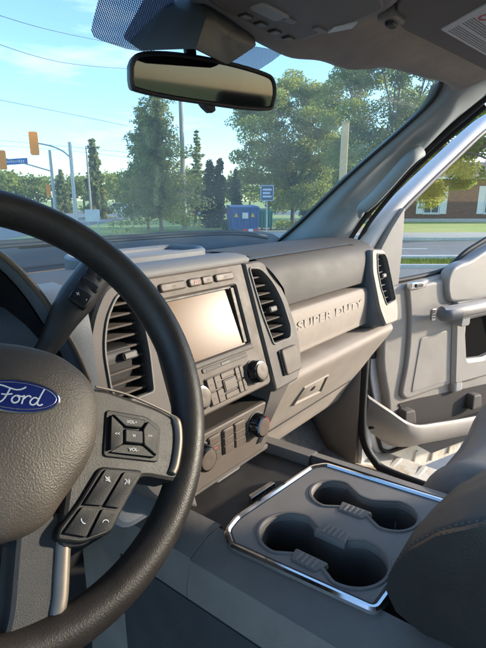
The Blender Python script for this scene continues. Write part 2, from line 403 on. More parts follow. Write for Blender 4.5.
# roof skin above the lining
rs = [[V((x, y, .36 - .06 * (x / .8) ** 4 - (0 if y < .2 else .12 * ((y - .2) / .25) ** 2))) for x in [-.80 + .1 * i for i in range(17)]] for y in (-1.4, -.8, -.2, .2, .3, .40)]
build('roof_skin', sheet(rs), M_white, cab, sharp=180)
# right pillar trim: sections from the glass edge across the face to the door opening
inn = [(250, 262), (272, 246), (300, 222), (350, 174), (400, 130), (428, 104), (440, 89), (447, 78), (470, 62)]
outr = [(340, 268), (345, 246), (353, 231), (372, 204), (402, 171), (425, 149), (442, 132), (460, 116), (500, 84)]
secs = []
for (a, b), (c, d) in zip(inn, outr):
    pi = on_glass(a, b, .004) if (a, b) not in ((447, 78), (470, 62)) else onX(a, b, .61 if a < 450 else .63)
    po = onX(c, d, .80); hw = {350: .6, 400: .95, 428: .35}.get(a, 0); md = (pi + po) / 2 + V((-.035, -.03, 0)) * (1 - hw * 1.5); m1 = pi * .72 + po * .28 + V((-.028, -.018, 0)) * (1 - hw * .2); m3 = pi * .25 + po * .75 + V((-.030, -.026, 0)) * (1 - hw * .9); back = po + V((.03, .05, .0))
    secs.append([pi + V((.0, .03, -.01)), pi, m1, md, m3, po, back])
cols = list(zip(*secs)); rows = [curve(c, 5) for c in cols]
rows2 = []
for i in range(len(rows[0])): rows2.append(curve([r_[i] for r_ in rows], 3))
pil = build('pillar_trim', sheet(rows2), M_pillar, cab, sharp=60)
# grab handle on the pillar
ha = [(356, 213), (364, 208), (376, 199), (390, 184), (404, 168), (413, 157), (417, 150)]
hp = curve([onX(u, v, .715) + V((.030 if i in (0, 6) else -.016 if 1 < i < 5 else -.004, 0, 0)) for i, (u, v) in enumerate(ha)], 5)
build('grab_handle', tube(hp, .0165, 12, squash=.55, up=V((-.75, -.6, .25)).normalized()), M_pillar, pil, sharp=180)
tp = [onX(u, v, .70) for u, v in [(295, 229), (303, 229), (304, 239), (294, 240)]]
tp = [p + V((.02, 0, 0)) for p in tp]
# side rail trim above the door, and body of the door opening
rail = [onX(u, v, .80) for u, v in [(418, 156), (442, 132), (470, 108), (500, 84), (560, 52)]]
build('door_opening_seal', tube(curve([onX(u, v, .815) for u, v in [(346, 262), (350, 240), (358, 226), (374, 206), (404, 173), (444, 134), (470, 111), (500, 88), (560, 56)]], 5), .010, 8), M_seal, cab, sharp=180)
build('door_opening_seal', tube(curve([onX(u, v, .83) for u, v in [(352, 268), (356, 248), (364, 231), (378, 211), (407, 177), (446, 140), (486, 106)]], 5), .007, 8), M_seal, cab, sharp=180)
# floor, toe board, kick panel, tunnel
build('floor_carpet', box(FLAT(), -.80, .74, -1.3, .95, -.93, -.87, .004), M_floorvinyl, cab)
build('firewall', box(FLAT(), -.82, .84, .93, .97, -.93, -.14, .004), M_black, cab)
build('passenger_carpet', prism(Fr((0, 0, 0), (0, 1, 0), (0, 0, 1), (1, 0, 0)), [(.92, -.862), (.92, -.55), (.86, -.56), (.68, -.80), (.5, -.845), (-.2, -.85), (-.2, -.862)], .22, .735), M_carpet, cab)
kick = [onX(u, v, .765) for u, v in [(318, 392), (343, 362), (346, 400), (350, 430), (362, 452), (382, 472), (330, 480), (322, 440)]]
build('kick_panel', box(FLAT(), .762, .782, .585, .95, -.86, -.25, .008), M_beige, cab)
# door sill with a ribbed step plate and stained paint
sm = mat('sill_paint', (.70, .65, .56), .42, var=(10, .10), bump=('noise', 60, .001))
t = sm.node_tree; b = t.nodes['Principled BSDF']; pv = b.inputs['Base Color'].links[0].from_socket
nn = t.nodes.new('ShaderNodeTexNoise'); nn.inputs['Scale'].default_value = 11; nn.inputs['Detail'].default_value = 9; nn.inputs['Roughness'].default_value = .7
tcc = t.nodes.new('ShaderNodeTexCoord'); t.links.new(tcc.outputs['Object'], nn.inputs['Vector'])
rr = t.nodes.new('ShaderNodeMapRange'); rr.inputs['From Min'].default_value = .52; rr.inputs['From Max'].default_value = .66; rr.inputs['To Max'].default_value = .75; t.links.new(nn.outputs['Fac'], rr.inputs['Value'])
mm = t.nodes.new('ShaderNodeMix'); mm.data_type = 'RGBA'; mm.inputs['B'].default_value = (.48, .31, .13, 1); t.links.new(rr.outputs['Result'], mm.inputs['Factor']); t.links.new(pv, mm.inputs['A']); t.links.new(mm.outputs['Result'], b.inputs['Base Color'])
sill = build('door_sill', prism(Fr((0, 0, 0), (1, 0, 0), (0, 0, 1), (0, -1, 0)), rp([(.735, -.93), (.735, -.842), (.80, -.846), (.83, -.86), (.95, -.868), (.965, -.90), (.965, -.93)], .008), -.72, .9), sm, cab)
for i in range(9):
    y = .50 - i * .085
    build('sill_rib', box(FLAT(-.868), .845, .94, y - .010, y + .010, -.004, .006, .004), sm, sill)
build('sill_rib', box(FLAT(-.846), .762, .776, -.7, .62, -.006, .007, .004), sm, sill)
# body post at the hinge with rubber seals
post = prism(Fr((0, 0, 0), (0, 1, 0), (0, 0, 1), (1, 0, 0)), rp([(.70, -.88), (.57, -.86), (.575, -.74), (.62, -.62), (.64, -.2), (.70, -.1), (.95, -.12), (.95, -.88)], .03), .783, .86)
build('hinge_post', post, M_white, cab)
sealp = [V((.776, .584, -.20)), V((.776, .581, -.40)), V((.776, .580, -.58)), V((.778, .578, -.68)), V((.780, .565, -.76)), V((.785, .53, -.815)), V((.785, .47, -.838)), V((.785, .2, -.838)), V((.785, -.6, -.838))]
build('sill_seal', tube(curve(sealp, 5), .0135, 8), M_seal, cab, sharp=180)
hs = [V((.845, .60, -.25)), V((.85, .625, -.5)), V((.85, .60, -.66)), V((.85, .575, -.74))]
build('hinge_harness', tube(curve(hs, 5), .016, 8), M_black, cab, sharp=180)
for z in (-.47, -.70):
    build('door_hinge', box(FLAT(z), .85, .90, .585, .635, -.03, .03, .006), M_black, cab)
# hood and cowl outside the glass, wipers at its foot
rows = [[V((.025 + x, y0 - .10 * (x / .8) ** 2, z)) for x in [-.85 + .17 * i for i in range(11)]] for y0, z in ((1.15, -.125), (1.22, -.135), (1.35, -.19), (1.7, -.26), (2.1, -.36), (2.25, -.5))]
build('hood', sheet(rows), M_white, cab, sharp=180)
rows = [[V((.025 + x, y0 - .075 * (x / .72) ** 2, z)) for x in [-.76 + .152 * i for i in range(11)]] for y0, z in ((.94, -.150), (.992, -.128), (1.03, -.112), (1.08, -.104), (1.14, -.108), (1.2, -.16))]
build('cowl_panel', sheet(rows), M_black, cab, sharp=180)
for px in ([(20, 252), (70, 248), (130, 243.5), (190, 239), (240, 237.5), (268, 241)], [(-90, 262), (-40, 256), (10, 251), (60, 247)]):
    wp0 = curve([on_glass(u, v, -.018) for u, v in px], 5)
    wi_ = build('wiper', tube(wp0, .006, 6), M_seal, cab, sharp=180)
    build('wiper_blade', tube([p + V((0, -.008, -.006)) for p in wp0], .004, 5), M_black, wi_, sharp=180)
# rear of the cab: back wall with its window, rear side walls with tinted windows
def tint(name, c):
    g_ = bpy.data.materials.new(name); g_.use_nodes = True; tt = g_.node_tree; tt.nodes.clear(); a_ = tt.nodes.new('ShaderNodeBsdfTransparent'); a_.inputs['Color'].default_value = (*c, 1)
    b_ = tt.nodes.new('ShaderNodeBsdfGlossy'); b_.inputs['Roughness'].default_value = .02; m_ = tt.nodes.new('ShaderNodeMixShader'); m_.inputs[0].default_value = .05; o_ = tt.nodes.new('ShaderNodeOutputMaterial')
    tt.links.new(a_.outputs[0], m_.inputs[1]); tt.links.new(b_.outputs[0], m_.inputs[2]); tt.links.new(m_.outputs[0], o_.inputs['Surface']); return g_
TG = tint('privacy_glass', (.86, .86, .84))
BW = Fr((0, -1.5, 0), (1, 0, 0), (0, 0, 1), (0, 1, 0)); wh_ = rp([(-.68, -.14), (.68, -.14), (.64, .27), (-.64, .27)], .05)
bw_ = build('back_wall', plate(BW, [(-.84, -.93), (.84, -.93), (.84, .34), (-.84, .34)], [wh_], -.05, 0, .004), M_head, cab)
build('rear_window', prism(BW, inset(ccw(wh_), -.005), -.03, -.026), TG, bw_, smooth=False)
for sx0, sn in ((.84, -1),):
    SWF = Fr((sx0, 0, 0), (0, 1, 0), (0, 0, 1), (sn, 0, 0)); wh2 = rp([(-1.36, -.16), (-.60, -.16), (-.57, .285), (-1.30, .285)], .05)
    sw0 = build('rear_side_wall', plate(SWF, [(-1.5, -.93), (-.45, -.93), (-.42, .32), (-1.5, .32)], [wh2], -.06, 0, .006), M_door, cab)
    build('rear_side_window', prism(SWF, inset(ccw(wh2), -.005), -.03, -.026), TG, sw0, smooth=False)

rb = piece('rear_seat', 'grey rear bench seat with headrests', (0, -1.25, -.6), cab)
build('rear_cushion', box(FLAT(), -.72, .72, -1.36, -.85, -.62, -.47, .05, 4), M_seat, rb); build('rear_backrest', prism(Fr((0, 0, 0), (0, 1, 0), (0, 0, 1), (1, 0, 0)), rp([(-1.30, -.5), (-1.24, -.45), (-1.36, -.02), (-1.45, -.02), (-1.46, -.5)], .03), -.72, .72), M_seat, rb)
for x in (-.42, .42): build('rear_headrest', box(FLAT(), x - .13, x + .13, -1.45, -1.36, -.005, .14, .04, 4), M_seat, rb)

# ================================================================ dashboard
dash = thing('dashboard', 'grey and tan truck dashboard with touchscreen, air vents and glovebox', 'dashboard', (.025, .6, -.5))
ST = tilted((.025, .5, -.31), 18.5)                      # centre stack face
build('dash_core', box(FLAT(), -.76, .74, .60, .94, -.54, -.17, .01), M_black, dash)
# top pad between the brow and the glass
xs = [-.76, -.70, -.6, -.45, -.3, -.15, -.12, -.10, 0, .1, .13, .17, .2, .25, .35, .5, .6, .68, .73]
def topz(x, y): return -.118 + (.010 if y < .75 else .0) - max(0, y - .72) * .13 - .025 * max(0, abs(x) - .6) / .15
rows = []
for y in (.566, .60, .64, .70, .78, .86, .93, .975):
    rows.append([V((x, y - (.09 * (x / .72) ** 2 if y > .85 else 0), topz(x, y) - (.004 if y < .58 else 0))) for x in xs])
build('dash_top', sheet(rows), M_dashtop, dash, sharp=180)
# open tray in the top of the stack, with its rim
tp_out = rp([(-.105, .655), (.15, .655), (.185, .70), (.16, .78), (-.09, .78), (-.115, .72)], .02)
tp_in = inset(ccw(tp_out), .012)
build('top_tray_rim', plate(FLAT(-.103), tp_out, [tp_in], -.02, .010, .004), M_hood, dash)
build('top_tray_floor', prism(FLAT(-.106), ccw(inset(ccw(tp_out), .008)), -.002, .004), M_grey, dash)
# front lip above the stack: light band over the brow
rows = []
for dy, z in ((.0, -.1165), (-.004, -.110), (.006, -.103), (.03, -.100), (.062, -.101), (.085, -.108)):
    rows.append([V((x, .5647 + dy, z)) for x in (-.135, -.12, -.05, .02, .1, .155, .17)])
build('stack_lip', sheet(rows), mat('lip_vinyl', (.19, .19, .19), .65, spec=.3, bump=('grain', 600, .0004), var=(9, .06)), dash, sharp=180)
# --- stack bezel: plate with the screen opening, upper part
scr = rp([(-.089, .057), (.089, .057), (.089, .167), (-.089, .167)], .004)
bez_o = rp([(-.122, -.030), (.122, -.030), (.122, .205), (-.122, .205)], [.012, .012, .004, .004])
bez = build('stack_bezel', plate(ST, bez_o, [scr], -.03, .004, .003), M_bezel, dash)
SG = tilted(ST.p(0, .06, -.0035), 21.2)
screen = build('touchscreen', prism(SG, [(x, y - .06) for x, y in scr], -.02, 0), M_glassdark, dash)
build('screen_border', plate(ST, inset(ccw(scr), -.0005), [rp([(-.084, .061), (.076, .061), (.076, .163), (-.084, .163)], .003)], -.0055, -.0035, .0005), M_black, screen)
build('screen_side_strip', box(ST, .0785, .088, .060, .164, -.0034, -.001, .001), M_key, screen)
build('screen_shelf', box(ST, -.094, .092, .046, .056, .003, .010, .003), M_ventframe, bez)
for x0, x1 in ((-.088, -.032), (-.026, .003), (.0045, .032), (.038, .088)):
    bt = build('switch_button', box(ST, x0, x1, .178, .192, .003, .0085, .003), M_key, bez)
    if x0 == -.026:
        c = (x0 + x1) / 2
        build('hazard_mark', plate(ST, [(c - .0045, .1815), (c + .0045, .1815), (c, .1895)], [[(c - .0024, .1828), (c + .0024, .1828), (c, .187)]], .0084, .0090, .0002), M_red, bt)
    else:
        build('button_mark', box(ST, (x0 + x1) / 2 - .003, (x0 + x1) / 2 + .003, .1845, .1857, .0084, .0088, .0002), M_ventframe, bt)
# disc slot
ds = build('disc_slot', box(ST, -.045, .072, .0355, .0435, .003, .006, .002), M_ventframe, bez)
build('slot_opening', box(ST, -.036, .064, .0380, .0405, .0058, .0066, .0004), M_black, ds)
build('slot_lettering', box(ST, .000, .022, .0375, .0418, .0062, .0072, .0005), M_trimsilver, ds)
def knob(parent, fr, x, y, r, red=False):
    k = build('control_knob', lathe(fr, [(r * .2, .002), (r * 1.05, .002), (r * 1.05, .006), (r, .0075), (r * .97, .020), (r * .88, .0235), (r * .72, .024)], 32, x, y), M_gloss, parent, sharp=40)
    build('knob_ring', lathe(fr, [(r * 1.08, .0035), (r * 1.13, .0035), (r * 1.13, .0060), (r * 1.08, .0060)], 32, x, y), M_trimsilver, k)
    build('knob_face', lathe(fr, [(r * .1, .0238), (r * .74, .0238), (r * .74, .0252), (r * .60, .0258), (r * .1, .0250)], 28, x, y), M_key, k)
    if red:
        build('warm_mark', tube([fr.p(x + r * .8 * math.cos(a), y + r * .8 * math.sin(a), .0240) for a in [R(-20 + 8 * i) for i in range(12)]], .0007, 5), M_red, k, sharp=180)
        build('cool_mark', tube([fr.p(x + r * .8 * math.cos(a), y + r * .8 * math.sin(a), .0240) for a in [R(110 + 8 * i) for i in range(12)]], .0007, 5), mat('cool_blue', (.05, .2, .6), .5), k, sharp=180)
    return k
knob(bez, ST, .079, .004, .0205); knob(bez, ST, -.074, .004, .0205)
# audio keys
pan = build('audio_key_panel', box(ST, -.046, .050, -.0215, .0265, .003, .0055, .003), M_key, bez)
cells = [(-.044, -.028), (-.0265, -.011), (.027, .038), (.0395, .0485)]
for j, (y0, y1) in enumerate(((.0035, .025), (-.020, .0015))):
    for i, (x0, x1) in enumerate(cells):
        b_ = build('audio_key', box(ST, x0, x1, y0, y1, .005, .0085, .0012), M_key, pan)
        build('key_mark', box(ST, (x0 + x1) / 2 - .003, (x0 + x1) / 2 + .003, (y0 + y1) / 2 - .0008, (y0 + y1) / 2 + .0008, .0084, .0088, .0002), M_ventframe, b_)
build('audio_key', box(ST, -.009, .025, .0155, .025, .005, .0082, .0012), M_key, pan)
build('audio_key', box(ST, -.009, .025, -.0200, -.0105, .005, .0082, .0012), M_key, pan)
dk = build('display_key', box(ST, -.009, .025, -.0085, .0135, .005, .0092, .0016), M_ventframe, pan); build('display_face', box(ST, -.0065, .0225, -.006, .011, .0088, .0100, .001), M_key, dk)
# pocket between the two control panels
build('stack_pocket', box(FLAT(), -.10, .155, .56, .60, -.40, -.31, .004), M_black, dash)
build('pocket_floor', box(FLAT(), -.10, .150, .50, .60, -.382, -.374, .002), mat('pocket_brown', (.05, .042, .036), .6), dash)
# --- climate panel
HV = tilted((.025, .497, -.41), 3)
hvp = build('climate_panel', prism(HV, rp([(-.120, .036), (.112, .036), (.124, .028), (.120, -.040), (.104, -.060), (-.120, -.060)], .006), -.05, .004, .004), M_bezel, dash)
knob(hvp, HV, .079, .001, .0225, True); knob(hvp, HV, -.070, .001, .0225)
for x0, x1 in ((-.052, -.022), (-.015, .013), (.0145, .046)):
    b_ = build('climate_key_block', box(HV, x0, x1, -.021, .026, .003, .0075, .003), M_key, hvp)
    for q, (a, c) in enumerate(((-.019, -.005), (-.0035, .010), (.0115, .024))):
        build('climate_key', box(HV, x0 + .002, x1 - .002, a, c, .007, .0090, .001), M_key, b_)
        pass
    build('key_mark', box(HV, (x0 + x1) / 2 - .005, (x0 + x1) / 2 + .005, -.0128, -.0112, .0089, .0093, .0002), M_ventframe, b_)
    build('key_mark', box(HV, (x0 + x1) / 2 - .004, (x0 + x1) / 2 + .004, .0025, .0043, .0089, .0093, .0002), M_red if x0 < -.04 else M_ventframe, b_)
build('climate_panel_lip', box(HV, -.120, .128, -.072, -.061, -.05, -.004, .003), M_ventframe, hvp)
build('socket_box', box(HV, -.01, .06, -.090, -.073, -.06, -.02, .004), M_grey, hvp)
# --- vents
def vent(fr, outer, hole, n, depth, tab=None, frame_mat=None, z0=-.05, z1=.008, tilt=20, sd_=.012):
    ho = ccw(hole)
    v_ = build('air_vent', plate(fr, outer, [ho], z0, z1, .004), frame_mat or M_ventframe, dash)
    build('vent_trim', plate(fr, inset(ho, -.0042), [inset(ho, -.0006)], z1 - .001, z1 + .0026, .0008), M_trimsilver, v_)
    build('vent_cavity', prism(fr, inset(ho, -.0005), -depth - .004, -depth), M_black, v_)
    ys = [p[1] for p in ho]; lo, hi = min(ys), max(ys)
    for i in range(n):
        y = lo + (hi - lo) * (i + .75) / (n + .5); sp = span(ho, y)
        if not sp: continue
        a = R(tilt); f2 = Fr(fr.p(0, y, -.012), fr.ex, fr.ey * math.cos(a) + fr.en * math.sin(a) * 1, fr.en * math.cos(a) - fr.ey * math.sin(a))
        build('slat', box(f2, sp[0] + .0015, sp[1] - .0015, -.0016, .0016, -sd_, sd_, .001, 1), M_slat, v_)
    if tab:
        tx, ty = tab; k = build('vent_tab', box(fr, tx - .013, tx + .013, ty - .006, ty + .006, -.010, .008, .002), M_black, v_)
        build('tab_face', box(fr, tx - .010, tx + .009, ty - .004, ty + .004, .0078, .0095, .001), M_trimsilver, k)
    return v_
hole2 = [(.136, .190), (.166, .186), (.192, .158), (.209, .118), (.215, .060), (.206, .041), (.152, .041), (.141, .10)]
out2 = [(.1235, .204), (.180, .205), (.213, .168), (.232, .120), (.242, .040), (.228, -.020), (.205, -.046), (.1235, -.048), (.1235, 0)]
hole_r = rp(hole2, [.004, .012, .02, .02, .008, .006, .004, .02]); out_r = rp(out2, [.004, .02, .03, .03, .02, .02, .008, .002, .002])
v2 = vent(ST, out_r, hole_r, 8, .045, (.178, .105))
rt = [onY(u, v, .484) for u, v in ((292, 379), (283, 397), (272, 420), (262, 442))]; lf = [onY(u, v, .492) for u, v in ((272, 386), (269, 399), (265, 412), (257, 444))]
rows = [[p + V((.006, .10, 0)) for p in rt], [p + V((.002, .006, 0)) for p in rt], [p + V((-.003, 0, 0)) for p in rt], [p for p in lf], [p + V((-.002, .10, 0)) for p in lf]]
build('stack_side_trim', sheet(rows), M_ventframe, dash, sharp=40)
blk = build('dimmer_switch', box(ST, .160, .214, -.028, .024, .006, .016, .003), M_bezel, v2)
build('switch_edge', box(ST, .1565, .1605, -.027, .023, .006, .012, .001), M_black, blk)
mir = lambda p: [(-x, y) for x, y in reversed(p)]
v1 = vent(ST, rp([(-.1235, .204), (-.180, .205), (-.213, .168), (-.236, .120), (-.246, .040), (-.226, -.030), (-.196, -.105), (-.124, -.152)], [.004, .02, .03, .03, .03, .03, .02, .004]), mir(hole_r), 9, .045, (-.172, .100), M_ventframe)
# right vent: a housing that stands out at the end of the dash
V3 = tilted((.69, .5, -.25), 18)
o3 = rp([(-.030, .128), (.040, .122), (.056, .10), (.052, -.045), (.030, -.082), (-.052, -.080), (-.066, -.030), (-.058, .07)], .012)
h3 = rp([(-.006, .110), (.038, .106), (.046, .09), (.041, -.022), (-.020, -.026), (-.030, .020), (-.026, .066)], .006)
vent(V3, o3, h3, 7, .10, (.010, .050), mat('end_vent_frame', (.22, .19, .165), .55, .0, spec=.25, var=(25, .06)), z0=-.002, tilt=-12, sd_=.007)
build('end_vent_housing', plate(V3, inset(ccw(o3), -.001), [inset(ccw(h3), -.003)], -.11, -.001, .0005), M_hood, dash)
# --- passenger side: soft pad, badge panel, shelf and glovebox
pad_prof = [(.93, -.14), (.80, -.118), (.70, -.107), (.62, -.104), (.575, -.112), (.548, -.132), (.536, -.165), (.532, -.205), (.540, -.214), (.60, -.216)]
def across(prof, x0, x1, n=10, slant=None):
    rows = []
    pc = curve([(0, a, b) for a, b in prof], 4)
    for i in range(n + 1):
        rows.append([V(((slant(p.z) if slant else x0) * (1 - i / n) + x1 * i / n, p.y, p.z)) for p in pc])
    return sheet(rows)
build('passenger_pad', across(pad_prof, .2, .70, 12, lambda z: .196 + .056 * min(1, max(0, (-.108 - z) / .07))), M_pad, dash, sharp=180)
sdp = [(.60, -.223), (.536, -.224), (.524, -.230), (.519, -.245), (.516, -.275), (.519, -.310), (.527, -.326), (.60, -.334)]
bp_ = build('badge_panel', across(sdp, .262, .70), M_beige, dash, sharp=180)
SDF = Fr((.44, .519, -.262), (1, 0, 0), (0, .02, 1), (0, -1, .02))
lettering('panel_lettering', 'SUPER DUTY', SDF, -.010, .002, .0030, .027, .0005, mat('letter_satin', (.345, .30, .262), .5, .0), bp_, sx=1.9, bold=.0007)
gbp = [(.62, -.335), (.525, -.338), (.500, -.343), (.491, -.352), (.493, -.366), (.52, -.408), (.56, -.470), (.62, -.568), (.66, -.635), (.72, -.64), (.9, -.62)]
build('glovebox', across(gbp, .20, .745), M_beige, dash, sharp=180)
g0, g1 = V((0, .49, -.352)), V((0, .64, -.6)); gy = (g0 - g1).normalized(); gnn = V((0, -gy.z, gy.y))
GL = Fr((.4, g0.y, g0.z), (1, 0, 0), gy, gnn)
side = [GL.p(.345, y, z) for y, z in ((-.004, 0.0), (-.06, .001), (-.17, .001), (-.31, .001))]
build('dash_end_cap', prism(Fr((0, 0, 0), (0, 1, 0), (0, 0, 1), (1, 0, 0)), [(.93, -.14), (.62, -.12), (.545, -.14), (.535, -.33), (.497, -.345), (.494, -.364), (.56, -.470), (.66, -.633), (.93, -.62)], .735, .748), M_beige, dash)
lat = build('glovebox_latch', plate(GL, [GL.px(*p) for p in ((291, 405), (303, 386), (328, 373), (320, 391))], [inset(ccw([GL.px(*p) for p in ((291, 405), (303, 386), (328, 373), (320, 391))]), .008)], -.01, .006, .003), M_beige, dash)
build('latch_handle', prism(GL, inset(ccw([GL.px(*p) for p in ((291, 405), (303, 386), (328, 373), (320, 391))]), .011), -.03, .0035, .003), M_beige, lat)
build('latch_shadow_gap', prism(GL, inset(ccw([GL.px(*p) for p in ((291, 405), (303, 386), (328, 373), (320, 391))]), .0078), -.02, .0005), M_black, lat)
build('latch_gap', prism(GL, inset(ccw([GL.px(*p) for p in ((297, 403), (300, 398), (325, 386), (320, 391))]), .001), -.012, -.004), M_black, lat)
kx, ky = GL.px(312, 387); build('keyhole', lathe(GL, [(.003, -.008), (.008, -.008), (.008, .005), (.005, .006)], 16, kx, ky), M_black, lat)
# --- instrument binnacle
arch = [(-.56, -.20), (-.545, -.135), (-.51, -.075), (-.46, -.038), (-.392, -.026), (-.352, -.036), (-.322, -.060), (-.298, -.092), (-.280, -.126), (-.262, -.165), (-.248, -.21)]
ac = curve([(x, .475, z) for x, z in arch], 4)
rows = [[V((p.x * 1 + (-.392 - p.x) * .045, p.y + .02, p.z - .006)) for p in ac], [V((p.x + (-.392 - p.x) * .012, p.y - .002, p.z - .002)) for p in ac], ac]
for k, f in ((.02, .01), (.06, .05), (.12, .16), (.20, .36), (.30, .62), (.40, .9), (.46, 1.0)):
    rows.append([V((p.x + (p.x + .392) * f * .42, p.y + k, p.z + (.004 if k < .05 else 0) + f * (-.115 - p.z) * (1 if p.z > -.115 else .35))) for p in ac])
build('cluster_hood', sheet(rows), M_hood, dash, sharp=180)
xs2 = (-.34, -.31, -.28, -.25, -.222, -.21)
build('dash_shoulder', sheet([[V((x, y + .03 * max(0, (-.27 - x) / .07), z)) for x in xs2] for y, z in ((.70, -.112), (.60, -.108), (.56, -.112), (.535, -.122), (.522, -.14), (.516, -.17), (.512, -.30))]), M_hood, dash, sharp=180)
build('cluster_hood_edge', tube([p + V((0, -.003, 0)) for p in ac], .0034, 6), mat('hood_edge', (.20, .15, .11), .4, .2), dash, sharp=180)
rows = [[V((p.x + (-.392 - p.x) * .05, .50, p.z - .006)) for p in ac], [V((p.x + (-.392 - p.x) * .18, .60, p.z - .02)) for p in ac]]
build('cluster_recess', sheet(rows), M_black, dash, sharp=180)
build('cluster_lens', box(FLAT(), -.53, -.275, .555, .56, -.30, -.105, .002), M_gloss, dash)
build('knee_panel', prism(Fr((0, 0, 0), (0, 1, 0), (0, 0, 1), (1, 0, 0)), rp([(.53, -.20), (.60, -.20), (.72, -.56), (.64, -.58), (.545, -.42)], .02), -.74, -.14), M_black, dash)
build('dash_side_filler', prism(tilted((.025, .53, -.31), 18.5), rp([(-.30, .19), (-.18, .20), (-.12, -.15), (-.24, -.15), (-.28, .02)], .03), -.08, .0, .01), M_hood, dash)

# ================================================================ steering wheel
HC = V((-.392, .359, -.149)); TW = R(31.6); tw = R(25)
wn_ = V((0, -math.cos(TW), math.sin(TW))); wa = V((1, 0, 0)); wb = wn_.cross(wa)
WF = Fr(HC, wa, wb, wn_)
WR = Fr(HC, wa * math.cos(tw) - wb * math.sin(tw), wa * math.sin(tw) + wb * math.cos(tw), wn_)
sw = thing('steering_wheel', 'dark leather steering wheel turned right, with brown airbag cover and oval badge', 'steering wheel', HC)
N = 96
rr = []
for k in range(N):
    a = 2 * math.pi * k / N; c = WR.p(.175 * math.cos(a), .175 * math.sin(a)); rd = WR.ex * math.cos(a) + WR.ey * math.sin(a)
    g = 1 + .05 * max(0, math.cos((a - R(35)) * 1)) ** 6 + .05 * max(0, math.cos(a - R(145))) ** 6
    rr.append([c + (rd * math.cos(b) * .0158 + WR.en * math.sin(b) * .0172) * g for b in [2 * math.pi * j / 18 for j in range(18)]])
rr.append(rr[0])
rim = build('rim', loft(rr), M_rim, sw, sharp=180)
half = [(0, .037), (.014, .0362), (.030, .0335), (.043, .0275), (.055, .019), (.064, .007), (.0675, -.007), (.0675, -.022), (.066, -.036), (.062, -.049), (.055, -.062), (.043, -.079), (.032, -.094), (.018, -.102), (0, -.106)]
ab = curve2(half, 4); ab = ab + [(-x, y) for x, y in reversed(ab[1:-1])]
rings = [[WR.p(x, y, -.03) for x, y in ccw(ab)]]
for s, z in ((1, .006), (1, .016), (.99, .021), (.965, .026), (.92, .030), (.84, .033), (.72, .0355), (.55, .0375), (.35, .0385), (.12, .039)):
    rings.append([WR.p(x * s, -.03 + (y + .03) * s, z) for x, y in ccw(ab)])
hub = build('airbag_cover', loft(rings, True, True), M_airbag, sw, sharp=75)
# oval badge with script
BD = Fr(WR.p(-.002, -.0100, .0385), WR.ex, WR.ey, WR.en)
bo = build('oval_badge', prism(BD, circ(0, 0, .0305, 48, .0125), -.004, .0018, .001), M_chrome, sw)
build('badge_field', prism(BD, circ(0, 0, .0292, 48, .0113), .0, .0023, .0004), M_blue, bo)
build('badge_line', tube([BD.p(.0270 * math.cos(a), .0096 * math.sin(a), .0024) for a in [2 * math.pi * k / 48 for k in range(48)]], .00032, 5, closed=True), M_satinchrome, bo, sharp=180)
strokes = [[(-.60, .06), (-.70, .14), (-.64, .24), (-.48, .25), (-.28, .20), (-.12, .17), (.02, .20), (.12, .27)],
           [(-.26, .20), (-.33, .02), (-.40, -.12), (-.50, -.20), (-.62, -.20), (-.68, -.12), (-.60, -.07)],
           [(-.46, .02), (-.34, .02), (-.20, .05)],
           [(-.10, .02), (-.18, -.04), (-.20, -.13), (-.13, -.18), (-.04, -.13), (-.02, -.04), (-.08, .02), (.02, .0), (.10, .03)],
           [(.10, .04), (.07, -.08), (.05, -.19)], [(.08, -.06), (.16, .02), (.23, .04), (.27, .0)],
           [(.46, -.02), (.36, .01), (.27, -.07), (.26, -.16), (.34, -.19), (.42, -.12), (.47, -.03)],
           [(.60, .27), (.53, .12), (.46, -.06), (.44, -.15), (.50, -.19), (.58, -.15)]]
sc = [tube(curve([BD.p(x * .0275 + .0012, (y - .02) * .0275, .0026) for x, y in s_], 5), .00058, 6) for s_ in strokes]
build('badge_script', join(*sc), M_mark, bo, sharp=180)
for k, (x0, x1, y) in enumerate(((-.040, .012, -.064), (-.040, -.005, -.078))):
    build('embossed_line', box(Fr(WR.p(0, 0, .0362), WR.ex, WR.ey, WR.en), x0, x1, y - .0012, y + .0012, -.002, .0008, .0006), M_airbag, hub)
def sx_(p, s): return [(x * s, y) for x, y in p]
